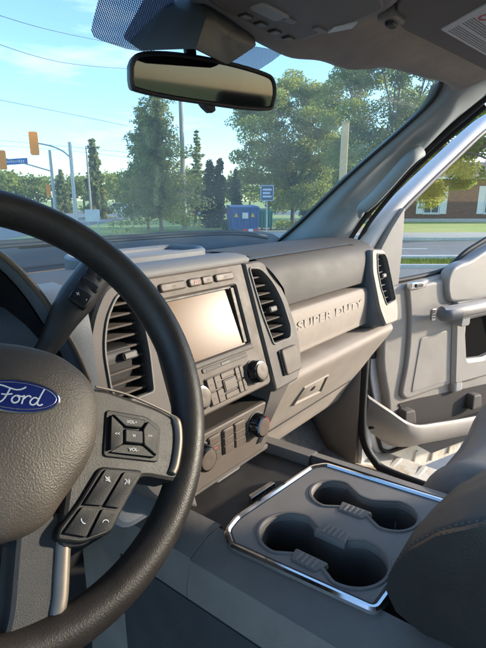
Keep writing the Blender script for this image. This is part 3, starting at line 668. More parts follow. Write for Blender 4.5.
for s in (1, -1):
    sp = build('spoke', prism(WR, sx_(rp([(.050, .014), (.080, .014), (.133, .002), (.150, -.005), (.163, -.014), (.164, -.040), (.157, -.060), (.150, -.066), (.112, -.060), (.092, -.082), (.070, -.112), (.045, -.112), (.050, -.06)], [.004, .004, .01, .01, .008, .01, .01, .01, .012, .01, .01, .01, .01]), s), -.022, .010, .004), M_wheelplastic, sw)
    # satin edge that runs along the top of the spoke and round its end
    pth = [(.070, .0145), (.100, .0110), (.133, .0015), (.147, -.004), (.154, -.012), (.1545, -.030), (.150, -.050), (.146, -.058)]
    build('spoke_trim', tube(curve([WR.p(x * s, y, .0105) for x, y in pth], 5), [.0012] * 15 + [.0012 + .0028 * min(1, k / 4) for k in range(21)], 8), M_wheeltrim, sp, sharp=180)
    # thumb pad: five keys on a sunk field
    fld = build('key_field', prism(WR, sx_(rp([(.080, -.005), (.120, -.008), (.135, -.017), (.131, -.049), (.078, -.045)], .004), s), .008, .0115, .001), M_button, sp)
    c0 = (.0955, .1130, -.0335, -.0215)
    keys = [[(.0845, -.0095), (.118, -.0122), (.1125, -.0200), (.0965, -.0195)], [(.0835, -.0105), (.0950, -.0200), (.0945, -.0345), (.0825, -.0405)],
            [(.1195, -.0130), (.1305, -.0205), (.1275, -.0440), (.1145, -.0345), (.1140, -.0205)], [(.0835, -.0415), (.0955, -.0350), (.1135, -.0355), (.1265, -.0450)]]
    for q, kp in enumerate(keys):
        kb = build('thumb_key', prism(WR, sx_(rp(kp, .0012, 2), s), .010, .0150, .0012), M_button, fld)
        cx_ = sum(p[0] for p in kp) / len(kp) * s; cy_ = sum(p[1] for p in kp) / len(kp)
        lettering('key_mark', ['VOL+', '<<', '>>', 'VOL-'][q], WR, cx_, cy_, .0151, .0040, .00015, M_mark, kb)
    kb = build('thumb_key', prism(WR, sx_(rp([(c0[0], c0[2]), (c0[1], c0[2] - .001), (c0[1], c0[3] - .001), (c0[0], c0[3])], .002), s), .010, .0165, .0012), M_button, fld)
    lettering('key_mark', 'M', WR, .104 * s, -.0278, .0166, .0036, .00015, M_mark, kb)
    # four call and voice keys below
    clb = build('call_key_base', prism(WR, sx_(rp([(.075, -.053), (.116, -.056), (.094, -.090), (.086, -.104), (.062, -.110), (.042, -.106), (.043, -.098), (.058, -.080)], .005), s), .002, .0130, .002), M_button, sp)
    quads = [[(.0790, -.0555), (.0940, -.0575), (.0763, -.0838), (.0608, -.0822)], [(.0957, -.0577), (.1125, -.0590), (.0915, -.0862), (.0780, -.0842)],
             [(.0600, -.0838), (.0752, -.0856), (.0640, -.1055), (.0462, -.1015)], [(.0767, -.0860), (.0905, -.0878), (.0835, -.1010), (.0657, -.1060)]]
    for q, kp in enumerate(quads):
        kb = build('call_key', prism(WR, sx_(rp(kp, .0015, 2), s), .011, .0155, .0012), M_button, clb)
        cx_ = sum(p[0] for p in kp) / 4 * s; cy_ = sum(p[1] for p in kp) / 4
        if q == 0: mk = [[(-.0020, .0008), (-.0006, .0008), (.0010, .0020), (.0010, -.0020), (-.0006, -.0008), (-.0020, -.0008)], [(-.0025, .0022), (.0025, -.0022)]]
        elif q == 1: mk = [[(-.002, -.002), (-.0005, -.0005), (-.0005, .0015), (-.002, .002)], [(.0006, .0012), (.0012, 0), (.0006, -.0012)], [(.0018, .002), (.0026, 0), (.0018, -.002)]]
        elif q == 2: mk = [[(-.0022, .0020), (-.0020, .0004), (-.0006, -.0014), (.0012, -.0020)]]
        else: mk = [[(-.0026, -.0008), (-.0016, .0006), (0, .0010), (.0016, .0006), (.0026, -.0008)]]
        off = V((0, .006)) if q < 2 else V((0, 0))
        build('key_mark', join(*[tube([WR.p(cx_ + x + (.003 * s if q < 2 else 0), cy_ + y + off.y, .0156) for x, y in l_], .00042, 5) for l_ in mk]), M_mark, kb, sharp=180)
    # lower arm with satin strip
    arm = build('lower_arm', prism(WR, sx_(rp([(.017, -.085), (.050, -.085), (.052, -.150), (.044, -.172), (.012, -.172), (.017, -.150)], .006), s), -.024, .0035, .004), M_spokeface, sw)
    st_ = curve2([(.0515, -.100), (.0515, -.125), (.0512, -.145), (.0480, -.156), (.0410, -.1615), (.030, -.1640)], 5)
    build('arm_trim', tube([WR.p(x * s, y, .0025) for x, y in st_], [.0058] * 12 + [.0058 - .0042 * k / 13 for k in range(14)], 8, squash=1.0), M_wheeltrim, arm, sharp=180)
build('column_shroud', loft([[HC + wn_ * d + (wa * math.cos(a) * r_ + wb * math.sin(a) * r_ * .9 - wb * .012) for a in [2 * math.pi * k / 24 for k in range(24)]] for d, r_ in ((-.03, .040), (-.05, .055), (-.12, .062), (-.24, .066))], True, True), M_black, sw)

# gear lever on the column
gs = thing('gear_lever', 'dark column gear lever with plus and minus buttons behind the steering wheel', 'gear lever', WF.p(.10, .06, -.07))
gp = curve([WF.p(x, y, z) for x, y, z in [(.030, .010, -.085), (.060, .032, -.074), (.085, .050, -.066), (.102, .068, -.060), (.122, .085, -.058), (.148, .105, -.058), (.176, .126, -.060), (.190, .137, -.062)]], 5)
gr = []
for k in range(len(gp)):
    f = k / (len(gp) - 1); gr.append(.0085 + .0115 * min(1, max(0, (f - .15) / .45)) ** 1.1 if f < .96 else .0165)
lv = build('lever_stalk', tube(gp, gr, 14, up=WF.en, squash=.75), M_wheelplastic, gs, sharp=180)
dl = (WF.ex * .77 + WF.ey * .64).normalized(); GF = Fr(WF.p(.124, .085, -.058), dl, WF.en.cross(dl), WF.en)
pm = build('shift_rocker', box(GF, -.0115, .0105, -.011, .011, .010, .0165, .003), M_button, gs)
lettering('plus_mark', '+', GF, .0, .0045, .0166, .009, .0002, M_mark, pm); lettering('minus_mark', '-', GF, .0, -.005, .0166, .009, .0002, M_mark, pm)
build('lever_button', box(GF, .015, .026, -.012, .012, .010, .0155, .003), M_button, gs)
build('lever_button', box(GF, .030, .055, -.010, .011, .009, .0145, .003), M_button, gs)

# ================================================================ centre console
con = thing('center_console', 'dark floor console with chrome-framed cup holders between the seats', 'console', (.04, .3, -.87))
CO = Fr((.04, .27, -.4685), (1, 0, 0), (0, .9983, -.058), (0, .058, .9983))
cpx = [(232, 545), (227.5, 531), (237, 519), (312, 468), (326, 465.5), (448.6, 504), (444, 514), (375, 610)]
chr_ = ccw(rp([CO.px(*p) for p in cpx], [.004, .008, .008, .008, .008, .006, .006, .008]))
XL, XR = -.20, .175                                    # console sides, local
body = [[CO.p(x, y, z) for x, z in ((XL - .012, -.40), (XL, -.06), (XL + .010, -.020), (XL + .045, -.006), (XL + .072, -.003), (XL + .074, -.09), (XR - .036, -.09), (XR - .034, -.003), (XR - .008, -.010), (XR, -.03), (XR + .006, -.40))] for y in (-.55, -.3, -.16, 0, .11, .145)]
build('console_body', loft(body, True, True), M_console, con, sharp=35)
wl = [[CO.p(x, y, z) for x, z in ((XL - .0145, -.40), (XL - .003, -.075), (XL - .001, -.075), (XL - .001, -.40))] for y in (-.55, .30)]
build('console_side_panel', loft(wl, True, True), M_conside, con, sharp=35)
# front tray in front of the cup holders
tray = [[CO.p(x, y, z) for x, z in ((XL - .012, -.40), (XL, -.06), (XL + .012, -.018), (XL + .05, -.004), (XL + .08, -.004), (XL + .085, -.026), (XR - .045, -.026), (XR - .040, -.003), (XR - .010, -.006), (XR, -.03), (XR + .006, -.40))] for y in (.146, .20, .26, .42)]
build('front_tray', loft(tray, True, True), M_console, con, sharp=35)
build('tray_mat', box(Fr(CO.p(0, 0, -.0255), CO.ex, CO.ey, CO.en), XL + .088, XR - .048, .147, .40, 0, .004, .002), M_rubber, con)
ta, tb = CO.px(249, 500, -.015), CO.px(273, 484, -.015)
build('tray_tab', prism(Fr(CO.p(0, 0, -.022), CO.ex, CO.ey, CO.en), rp([(ta[0], ta[1] - .006), (tb[0], tb[1] - .006), (tb[0], tb[1] + .004), (tb[0] - .008, tb[1] + .006), (ta[0] + .006, ta[1] + .006)], .002), 0, .012, .002), M_satinchrome, con)
build('cup_frame', plate(CO, inset(chr_, -.006), [inset(chr_, .0035)], -.004, .0045, .003), M_chrome, con)
# cup plate with two long openings
def peanut(cx, y1, y2, r, w):
    pts = []
    for k in range(25): a = math.pi * (-.02 + 1.04 * k / 24); pts.append((cx + r * math.cos(a), y1 + r * math.sin(a)))
    ym = (y1 + y2) / 2
    pts += [(cx - w, ym + r * .28), (cx - w, ym - r * .28)]
    for k in range(25): a = math.pi * (.98 + 1.04 * k / 24); pts.append((cx + r * math.cos(a), y2 + r * math.sin(a)))
    pts += [(cx + w, ym - r * .28), (cx + w, ym + r * .28)]
    return ccw(rp(pts, .006, 2))
P1 = peanut(-.080, .046, -.052, .0455, .026); P2 = peanut(.045, .042, -.054, .0375, .016)
build('cup_plate', plate(CO, inset(chr_, .003), [P1, P2], -.012, .0015, .003), M_cupplate, con)
for P in (P1, P2):
    cw = build('cup_well', loft([[CO.p(x, y, z) for x, y in (P if z > -.02 else inset(P, .004))] for z in (-.0095, -.02, -.075)] , True, False), mat('cup_grey', (.085, .08, .075), .5), con)
    build('cup_floor', prism(CO, inset(P, .002), -.078, -.074), M_rubber, cw)
    build('cup_lip', plate(CO, inset(P, -.0055), [inset(P, .0003)], .001, .0032, .0012), M_console, cw)
    cx_ = sum(p[0] for p in P) / len(P); w_ = .027 if P is P1 else .017
    for s in (-1, 1):
        if P is P2 and s > 0: continue
        f2 = Fr(CO.p(cx_ + s * (w_ + .008), -.004, .0005), CO.ex, CO.ey, (CO.en + CO.ex * s * .25).normalized())
        dv = build('cup_clip', prism(f2, rp([(-.012, -.020), (.012, -.026), (.012, .026), (-.012, .020)] if s < 0 else [(-.012, -.026), (.012, -.020), (.012, .020), (-.012, .026)], .004), -.006, .003, .002), M_console, cw)
        for k in range(4):
            build('clip_rib', box(f2, -.009, .009, -.014 + k * .008, -.0105 + k * .008, .0025, .0044, .0008), M_cupplate, dv)
build('cup_sticker', box(Fr(CO.p(.045 + .0315, -.045, -.045), CO.ey, CO.en, -CO.ex), -.006, .006, -.013, .013, -.001, .001, .0003), M_grey, con)

# armrest lid behind the cup holders
arm_ = thing('console_armrest', 'black and grey stitched leather armrest lid behind the cup holders', 'armrest', (.04, -.05, -.47))
prof = [(.060, -.440), (.105, -.452), (.137, -.442), (.150, -.420), (.149, -.398), (.134, -.362), (.104, -.325), (.065, -.294), (.01, -.272), (-.08, -.258), (-.22, -.252), (-.32, -.258), (-.34, -.29), (-.34, -.43), (-.2, -.45)]
pc = curve([(0, a, b) for a, b in prof], 4)
xsec = [(-.100, .93), (-.094, .985), (-.084, 1.0), (-.03, 1.012), (.04, 1.018), (.11, 1.012), (.168, 1.0), (.178, .985), (.184, .93)]
cy0, cz0 = -.1, -.36
rows = [[V((x, cy0 + (p.y - cy0) * k, cz0 + (p.z - cz0) * k - .055 * max(0, (x + .05) / .23) * max(0, min(1, (p.z + .46) / .1)) )) for p in pc] for x, k in xsec]
build('lid_cushion', loft(rows, True, True), M_lidtop, arm_, sharp=60)
# black side panel on the driver side under the stitched seam
sp_ = [(.065, -.2955), (.104, -.3265), (.133, -.3635), (.1475, -.3985), (.1485, -.420), (.1355, -.441), (.105, -.4505), (.04, -.44), (-.2, -.448), (-.335, -.43), (-.335, -.29), (-.22, -.2545), (-.08, -.2605), (.01, -.2745)]
YZ = Fr((-.1, 0, 0), (0, 1, 0), (0, 0, 1), (-1, 0, 0))
build('lid_side', dome(YZ, sp_, -.006, .0035, .010, -.08, -.36, 6), M_lidside, arm_, sharp=60)
seam = curve([V((-.097, a, b)) for a, b in [(.1495, -.405), (.1345, -.3625), (.1045, -.3245), (.065, -.293), (.01, -.2715), (-.08, -.2575), (-.2, -.2515)]], 14)
st = []
for i in range(0, len(seam) - 1, 2): st.append(tube([seam[i], seam[i] * .35 + seam[i + 1] * .65], .0009, 5))
o = build('stitch_row', join(*st), M_thread, arm_, sharp=180); o['kind'] = 'stuff'

# ================================================================ passenger seat
seat = piece('passenger_seat', 'grey vinyl front passenger seat behind the armrest', (.5, -.15, -.86), cab)
rows = []
for x, k, dz in ((.215, .86, -.03), (.225, .95, -.012), (.25, 1, .004), (.30, 1.0, .006), (.38, .98, -.016), (.5, .97, -.022), (.62, .98, -.016), (.70, 1.0, .006), (.745, 1, .004), (.765, .95, -.012), (.775, .86, -.03)):
    cs = curve([(0, a, b) for a, b in [(-.40, -.60), (-.1, -.64), (.14, -.665), (.215, -.65), (.243, -.60), (.238, -.545), (.205, -.487), (.15, -.455), (.06, -.442), (-.1, -.45), (-.3, -.47), (-.42, -.48), (-.43, -.55)]], 4)
    rows.append([V((x, -.1 + (p.y + .1) * k, -.56 + (p.z + .56) * k + dz * (1 if p.z > -.52 else .3))) for p in cs])
build('seat_cushion', loft(rows, True, True), M_seat, seat, sharp=70)
rows = []
for x, k in ((.235, .85), (.25, .96), (.28, 1), (.36, .94), (.5, .9), (.64, .94), (.72, 1), (.75, .96), (.765, .85)):
    cs = curve([(0, a, b) for a, b in [(-.40, -.50), (-.385, -.44), (-.42, -.2), (-.47, -.04), (-.51, -.015), (-.55, -.04), (-.53, -.3), (-.50, -.5)]], 4)
    rows.append([V((x, -.47 + (p.y + .47) * k, -.25 + (p.z + .25) * (.93 + .07 * k))) for p in cs])
build('seat_backrest', loft(rows, True, True), M_seat, seat, sharp=70)
build('seat_base', box(FLAT(), .27, .73, -.42, .16, -.86, -.63, .02), M_black, seat)

# ================================================================ open passenger door
dir_ = V((math.sin(R(110)), math.cos(R(110)), 0)); dn = V((dir_.y, -dir_.x, 0))
DF = Fr((.86, .58, 0), dir_, (0, 0, 1), dn)             # s along the door, z up, n towards the cab
door = piece('passenger_door', 'open white truck door with tan vinyl inner panel and map pocket', DF.p(.4, -.9, -.05), cab)
d = lambda u, v, z=0: DF.px(u, v, z)
shell = rp([(-.045, -.17), (-.05, -.55), (.0, -.70), (.02, -.80), (.05, -.868), (.10, -.895), (1.02, -.905), (1.06, -.86), (1.06, -.25), (.75, -.22), (.52, -.25), (.40, -.28), (.30, -.33), (.05, -.33)], [.02, .05, .05, .04, .04, .04, .04, .04, .04, .1, .06, .06, .05, .02])
build('door_shell', prism(DF, shell, -.10, -.012, .014, 3), M_white, door)
sl = ccw(inset(ccw(shell), .022)); sl_path = [DF.p(x, y, -.006) for x, y in sl]
build('door_seal', tube(sl_path, .007, 7, closed=True), M_seal, door, sharp=180)
fl0 = build('lower_flange', prism(DF, rp([(.03, -.87), (1.03, -.89), (1.03, -1.01), (.12, -1.0), (.05, -.95)], .02), -.05, -.014, .006), sm, door)
for k in range(8):
    s0 = .14 + k * .105; build('flange_rib', prism(DF, rp([(s0, -.985), (s0 + .012, -.985), (s0 + .028, -.915), (s0 + .016, -.915)], .004), -.016, -.006, .004), sm, fl0)
# inner panel: base slab, raised fields
panel = rp([(.012, -.262), (.0, -.50), (.055, -.66), (.062, -.79), (.095, -.84), (.16, -.862), (1.0, -.875), (1.03, -.80), (1.03, -.13), (.75, -.105), (.54, -.140), (.42, -.172), (.335, -.225), (.27, -.243)], [.02, .08, .05, .03, .03, .03, .03, .03, .03, .08, .05, .05, .05, .03])
pnl = build('inner_panel', prism(DF, panel, -.012, .018, .014, 4), M_door, door)
rf = rp([(.085, -.268), (.300, -.254), (.345, -.40), (.372, -.655), (.13, -.665), (.098, -.64), (.118, -.50), (.108, -.36)], [.012, .015, .03, .02, .02, .02, .06, .06])
build('panel_field', prism(DF, rf, .015, .030, .011, 4), M_door, pnl)
sp4 = rp([d(413, 336), d(440, 328), d(442.5, 378), d(404, 389.5)], .012)
spk = build('speaker_field', prism(DF, sp4, .026, .0325, .003), M_door, pnl)
build('speaker_groove', plate(DF, inset(ccw(sp4), -.005), [inset(ccw(sp4), -.0005)], .0282, .0304, .0003), M_grey, spk)
# column beside the field and the dropped belt with its cap
build('panel_column', prism(DF, rp([(.335, -.39), (.395, -.39), (.425, -.69), (.375, -.69)], .012), .015, .042, .012, 3), mat('door_column', (.36, .34, .33), .5, var=(14, .10)), pnl)
uf = [d(u, v, .03) for u, v in [(446, 302), (443.5, 290), (444, 277), (449, 268), (457, 263), (466, 260.5), (476, 254), (488, 246), (520, 233), (560, 226), (575, 262), (560, 296), (500, 300)]]
build('upper_field', prism(DF, rp(uf, [.025, .02, .03, .03, .03, .03, .03, .03, .03, .03, .03, .03, .03], 6), .010, .046, .011, 4), M_doorlight, pnl)
# window seal along the belt
bl = [(-.03, -.255), (.06, -.250), (.20, -.242), (.29, -.232), (.34, -.214), (.40, -.178), (.46, -.155), (.55, -.125), (.70, -.095), (1.04, -.09)]
build('window_seal', tube(curve([DF.p(x, y, -.002) for x, y in bl], 4), .008, 7), M_seal, door, sharp=180)
# window frame: painted outside, dark run inside; triangular sail at the front
fx = [d(u, v) for u, v in [(366, 275), (368, 262), (376, 243), (395, 215), (420, 189), (450, 160), (486, 127)]] + [(.55, .285), (.68, .335), (.84, .345), (.95, .30), (1.03, .12), (1.045, -.1)]
build('window_frame', tube(curve([DF.p(x, y, -.035) for x, y in fx], 5), .023, 10, squash=1.25, up=dn), mat('frame_paint', (.66, .61, .59), .7, spec=.2, var=(5, .05)), door, sharp=180)
fx2 = [d(u, v) for u, v in [(379, 258), (385, 243), (402, 215), (427, 189), (457, 160), (492, 128)]] + [(.57, .255), (.68, .30), (.83, .31), (.92, .27), (.99, .1), (1.0, -.1)]
build('window_run', tube(curve([DF.p(x, y, -.018) for x, y in fx2], 5), .010, 8, squash=1.2, up=dn), mat('frame_trim', (.13, .12, .115), .55), door, sharp=180)
sail = [d(u, v) for u, v in [(372, 292), (374, 262), (380, 247), (390, 228), (403, 207), (400, 250), (396, 290)]]
build('sail_trim', prism(DF, rp(sail, .008), -.03, .008, .0015, 2), mat('sail_vinyl', (.30, .275, .255), .55, bump=('grain', 900, .0002), var=(14, .10)), door)
gmat = bpy.data.materials.new('side_glass'); gmat.use_nodes = True; t = gmat.node_tree; t.nodes.clear()
tr = gn('ShaderNodeBsdfTransparent'); tr.inputs['Color'].default_value = (.96, .98, .97, 1); gl = gn('ShaderNodeBsdfGlossy'); gl.inputs['Roughness'].default_value = .01; mx = gn('ShaderNodeMixShader'); mx.inputs[0].default_value = .004; oo = gn('ShaderNodeOutputMaterial')
t.links.new(tr.outputs[0], mx.inputs[1]); t.links.new(gl.outputs[0], mx.inputs[2]); t.links.new(mx.outputs[0], oo.inputs['Surface'])
wp = [(.06, -.26), (.30, -.245), (.40, -.19), (.55, -.14), (1.0, -.11), (.99, .1), (.92, .28), (.83, .32), (.68, .31), (.57, .265)] + [d(u, v) for u, v in [(492, 128), (457, 160), (427, 189), (403, 212)]]
build('window_pane', prism(DF, wp, -.027, -.022), gmat, door, smooth=False)
# controls on the panel
lx, ly = d(417, 285, .03)
lk = build('lock_switch', prism(DF, rp([(lx - .040, ly - .012), (lx + .036, ly - .010), (lx + .040, ly + .010), (lx - .034, ly + .010)], .006), .020, .0385, .003), M_satinchrome, door)
build('switch_rocker', box(DF, lx - .018, lx + .016, ly - .006, ly + .006, .037, .0425, .002), M_black, lk)
tx, ty = d(433.5, 314.5, .03)
tw_ = build('release_tab', prism(DF, rp([(tx - .010, ty - .020), (tx + .010, ty - .022), (tx + .008, ty + .020), (tx - .012, ty + .020)], .003), .026, .0335, .002), M_satinchrome, door)
for k in range(3): build('tab_line', box(DF, tx - .007, tx + .006, ty - .012 + k * .009, ty - .009 + k * .009, .0330, .0345, .0005), M_black, tw_)
# pull handle with a dark inner end, hollow below it
hollow = [d(u, v, .02) for u, v in [(460, 320), (492, 312), (500, 345), (478, 356), (462, 358)]]
fro = [d(u, v, .03) for u, v in [(452, 300), (500, 288), (520, 355), (486, 375), (450, 385)]]
hf = build('pull_frame', plate(DF, rp(fro, .02), [rp(hollow, .012)], .010, .046, .012), M_doorlight, door)
build('pull_hollow_shade', prism(DF, rp(inset(ccw(hollow), -.006), .012), .0165, .0195), M_void, hf)  # black slab stands in for the shade of a deep hollow
hpth = [d(u, v, .09) for u, v in [(446, 314), (458, 311), (472, 308), (490, 304), (520, 297), (560, 292)]]
hz = [.075, .088, .092, .092, .09, .06]
hb = build('pull_handle', tube(curve([DF.p(x, y, z) for (x, y), z in zip(hpth, hz)], 5), .0235, 14, up=V((0, 0, 1)), squash=.95), M_doorlight, door, sharp=60)
hend = [(446, 314.5), (450, 313.5), (455, 312.5)]
build('handle_end', tube([DF.p(*d(u, v, .085), z) for (u, v), z in zip([(442.5, 315), (444, 314.6), (449, 313.7), (457, 312)], (.074, .076, .081, .086))], [.014, .0245, .0262, .0265], 14, up=V((0, 0, 1)), squash=.95), mat('handle_end_grey', (.13, .13, .135), .45, var=(20, .1)), hb, sharp=60)
build('handle_foot', prism(DF, rp([(.315, -.42), (.365, -.42), (.36, -.36), (.32, -.365)], .012), .02, .075, .004), M_grey, hb)
# map pocket: bulged lip in front of a dark slot
lip_top = [d(u, v, .10) for u, v in [(386, 404), (398, 414), (415, 425.5), (440, 423), (470, 418), (500, 412), (540, 404)]]
lz = [.022, .06, .095, .10, .10, .10, .10]
top = curve([DF.p(x, y, z) for (x, y), z in zip(lip_top, lz)], 5); top.append(DF.p(1.0, -.80, .03))
rows = [[p - DF.en * .014 + V((0, 0, -.05)) for p in top], [p - DF.en * .012 + V((0, 0, -.002)) for p in top], [p + V((0, 0, .002)) for p in top], [p + DF.en * .008 - V((0, 0, .008)) for p in top]]
for k, (dz, dn_) in enumerate(((.04, .006), (.075, -.010), (.10, -.045), (.115, -.075))):
    rows.append([V((p.x, p.y, max(p.z - dz, -.885 - .0 * k))) + DF.en * max(dn_, -((p - DF.O).dot(DF.en) - .010)) for p in top])
pk = build('map_pocket', sheet(rows), M_door, door, sharp=50)
build('pocket_floor', prism(DF, [(.12, -.79), (.22, -.865), (.98, -.88), (.98, -.83), (.3, -.81)], .018, .085), M_black, pk)
sl_ = [d(u, v, .02) for u, v in [(398, 404), (420, 398), (450, 392), (486, 384), (520, 378), (520, 425), (486, 425), (420, 432), (408, 420)]]
build('pocket_back', prism(DF, rp(sl_, .01), .016, .0215, .001), mat('pocket_shade_grey', (.075, .068, .063), .9, spec=.1, var=(10, .1)), pk)  # dark colour paints in the shade inside the pocket
for (u, v) in ((411, 413), (478, 397)):
    q = d(u, v, .05); build('bottle_divider', prism(DF, rp([(q[0] - .030, q[1] + .012), (q[0] + .02, q[1] + .008), (q[0] + .035, q[1] - .05), (q[0] - .03, q[1] - .05)], .01), .022, .052, .006), M_ventframe, pk)

# ================================================================ rear-view mirror, overhead console, sun visor
mL, mRr = onY(129.5, 78, .52), onY(274, 92, .447)
mT, mB = onY(200, 59, .483), onY(200, 106, .483)
mc = (mL + mRr) / 2; mex = (mRr - mL).normalized(); men = V((0, 0, 1)); mev = (men - mex * men.dot(mex)).normalized(); mnn = mex.cross(mev)
mev = (mev + mnn * .12).normalized(); mnn = mex.cross(mev)
MF = Fr(mc, mex, mev, mnn); mw = (mRr - mL).length / 2
mt_ = thing('rearview_mirror', 'black rear-view mirror with dark glass hanging from the windshield', 'mirror', mc)
mp_ = [MF.px(u, v) for u, v in [(129, 66), (133, 57), (142, 53), (165, 52.5), (200, 57), (235, 64.5), (264, 73.5), (272, 80), (274, 92), (272, 104), (267, 110), (240, 109), (210, 105), (170, 99), (138, 92), (130, 86)]]
mo = ccw([tuple(p) for p in curve2(mp_ + [mp_[0]], 3)[:-1]])
build('mirror_housing', dome(MF, [(x, y) for x, y in mo], .004, -.008, -.022, sum(p[0] for p in mo) / len(mo), sum(p[1] for p in mo) / len(mo), 8), M_black, mt_, sharp=60)
build('mirror_rim', plate(MF, inset(mo, -.001), [inset(mo, .0048)], .0005, .0075, .002), M_black, mt_)
build('mirror_pane', prism(MF, inset(mo, .004), .001, .0045), M_mirror, mt_, smooth=False)
q = MF.px(207, 107); build('dimming_tab', prism(MF, rp([(q[0] - .012, q[1] + .008), (q[0] + .010, q[1] + .006), (q[0] + .013, q[1] - .004), (q[0] + .006, q[1] - .008), (q[0] - .004, q[1] - .001)], .002), -.012, .004, .002), M_black, mt_)
gtop = on_glass(185, 30, .01)
build('mirror_stem', tube([mc - mnn * .015, mc - mnn * .03 + V((0, .01, .01)), gtop], .009, 8), M_black, mt_, sharp=180)
# sensor cover between mirror and glass
sv = [onY(u, v, y) for u, v, y in [(140, 49, .50), (168, 6, .47), (196, -6, .44), (212, 14, .43), (222, 24, .43), (243, 36, .45), (256, 44, .46), (226, 68, .47), (180, 62, .50)]]
ridge = onY(208, 16, .405); low = onY(192, 52, .415); fl_ = onY(158, 48, .44)
vs_ = [onY(140, 52, .485), onY(165, 6, .475), onY(207, 14, .415), onY(196, 50, .42), onY(222, 32, .425), onY(258, 46, .44), onY(228, 66, .45), onY(198, -14, .46), onY(250, 24, .45)]
fs = [(0, 1, 2, 3), (2, 4, 6, 3), (2, 8, 5, 4), (4, 5, 6), (1, 7, 2), (7, 8, 2)]
bm = bmesh.new(); bv = [bm.verts.new(v) for v in vs_]
for f in fs: bm.faces.new([bv[i] for i in f])
ext = bmesh.ops.extrude_face_region(bm, geom=bm.faces[:])
for v in [g for g in ext['geom'] if isinstance(g, bmesh.types.BMVert)]: v.co += V((.02, .06, .03))
bmesh.ops.recalc_face_normals(bm, faces=bm.faces)
bmesh.ops.bevel(bm, geom=bm.edges[:], offset=.005, segments=2, affect='EDGES', profile=.6)
bm.verts.index_update(); svf = ([v.co.copy() for v in bm.verts], [tuple(v.index for v in f.verts) for f in bm.faces]); bm.free()
build('sensor_cover', svf, mat('sensor_plastic', (.04, .042, .045), .55, bump=('noise', 1300, .0004), var=(14, .15)), mt_, sharp=40)

oc = thing('overhead_console', 'brown plastic overhead console with small buttons and map lamp', 'overhead console', (.06, .3, .25))
ZO = .220
OC = Fr((0, 0, ZO), (1, 0, 0), (0, -1, 0), (0, 0, -1))
opx = [(188, -30), (196, -4), (215, 12), (240, 29), (265, 40), (287, 44), (306, 42), (335, 33), (370, 22), (392, 12), (404, 0), (410, -30), (360, -80), (260, -80)]
op = ccw(rp([OC.px(u, v) for u, v in opx], .02))
ob = build('console_shell', prism(OC, op, -.05, .0, .012, 4), M_over, oc)
ocI = ccw(rp([OC.px(u, v) for u, v in [(205, -14), (228, 8), (254, 23), (283, 37.5), (302, 36), (350, 20), (386, 5), (360, -50), (270, -60)]], .012))
build('console_inlay', prism(OC, ocI, -.004, .004, .003), mat('overhead_inlay', (.15, .13, .115), .5, var=(15, .08)), ob)
for u, v in ((246, 12), (261, 20), (275, 28), (288.5, 34.5)):
    x, y = OC.px(u, v); bb = build('overhead_button', box(OC, x - .0085, x + .0085, y - .007, y + .007, .003, .0055, .001), M_black, oc)
    build('button_face', box(OC, x - .0060, x + .0060, y - .0045, y + .0045, .005, .0066, .001), M_grey, bb)
x, y = OC.px(338, 22)
build('map_lamp', prism(OC, rp([OC.px(u, v) for u, v in [(327, 29), (334, 23), (358, 18), (352, 24)]], .001), .003, .0055, .0002), M_lens, oc)
for u0 in ((289, 16), (320, 26)):
    x, y = OC.px(*u0); build('overhead_switch', box(OC, x - .012, x + .012, y - .005, y + .005, .003, .006, .001), M_grey, oc)
x, y = OC.px(270, 8); build('map_lamp', prism(OC, rp([(x - .028, y - .012), (x + .028, y - .012), (x + .028, y + .012), (x - .028, y + .012)], .008), .003, .006, .002), mat('lamp_dull', (.33, .31, .28), .35), oc)

vz = thing('sun_visor', 'brown cloth sun visor with white warning label folded against the headliner', 'sun visor', (.4, .25, .26))
VO = Fr((0, 0, .222), (1, 0, 0), (0, -1, 0), (0, 0, -1))
vpx = [VO.px(u, v) for u, v in [(398, 28), (430, 43), (486, 71), (520, 88), (560, 60), (500, -20), (440, -50), (395, 8)]]
vis = build('visor_body', prism(VO, ccw(rp(vpx, .03, 6)), -.022, .0, .003, 2), mat('visor_cloth', (.225, .195, .17), .9, bump=('noise', 1400, .0007), var=(20, .08)), vz)
# label printed in lines
LO = Fr((0, 0, .2205), (1, 0, 0), (0, -1, 0), (0, 0, -1))
la, lb_, lc = V(LO.px(441, 29.5)), V(LO.px(482, 53)), V(LO.px(487, 4))
lb2 = build('warning_label', prism(LO, [tuple(la), tuple(la + (lb_ - la) * 1.6), tuple(lc + (lb_ - la) * 1.6), tuple(lc)], -.002, .0004), M_label, vz, smooth=False)
e1, e2 = (lb_ - la) * 1.6, (lc - la)
for k in range(11):
    f0 = .07 + k * .055
    if k == 5: continue
    a = la + e1 * .06 + e2 * f0; b = la + e1 * (.94 if k % 4 else .7) + e2 * f0; c = e2 * .018
    p_ = [tuple(a), tuple(b), tuple(b + c), tuple(a + c)]
    build('label_line', prism(LO, p_, .0003, .0008), M_print, lb2, smooth=False)
q = la + e1 * .14 + e2 * .82; build('label_symbol', plate(LO, circ(q.x, q.y, .011, 20), [circ(q.x, q.y, .0085, 20)], .0003, .0010, .0001), M_red, lb2)
cl = thing('visor_clip', 'small dark clip holding the sun visor beside the overhead console', 'clip', onZ(391, 18, .24))
CF = Fr(onZ(391, 19, .220), (1, 0, 0), (0, -1, 0), (0, 0, -1))
build('clip_base', box(CF, -.018, .020, -.012, .012, -.012, .004, .003), M_over, cl); build('clip_hook', box(CF, -.009, .011, -.005, .006, .003, .009, .002), M_black, cl)

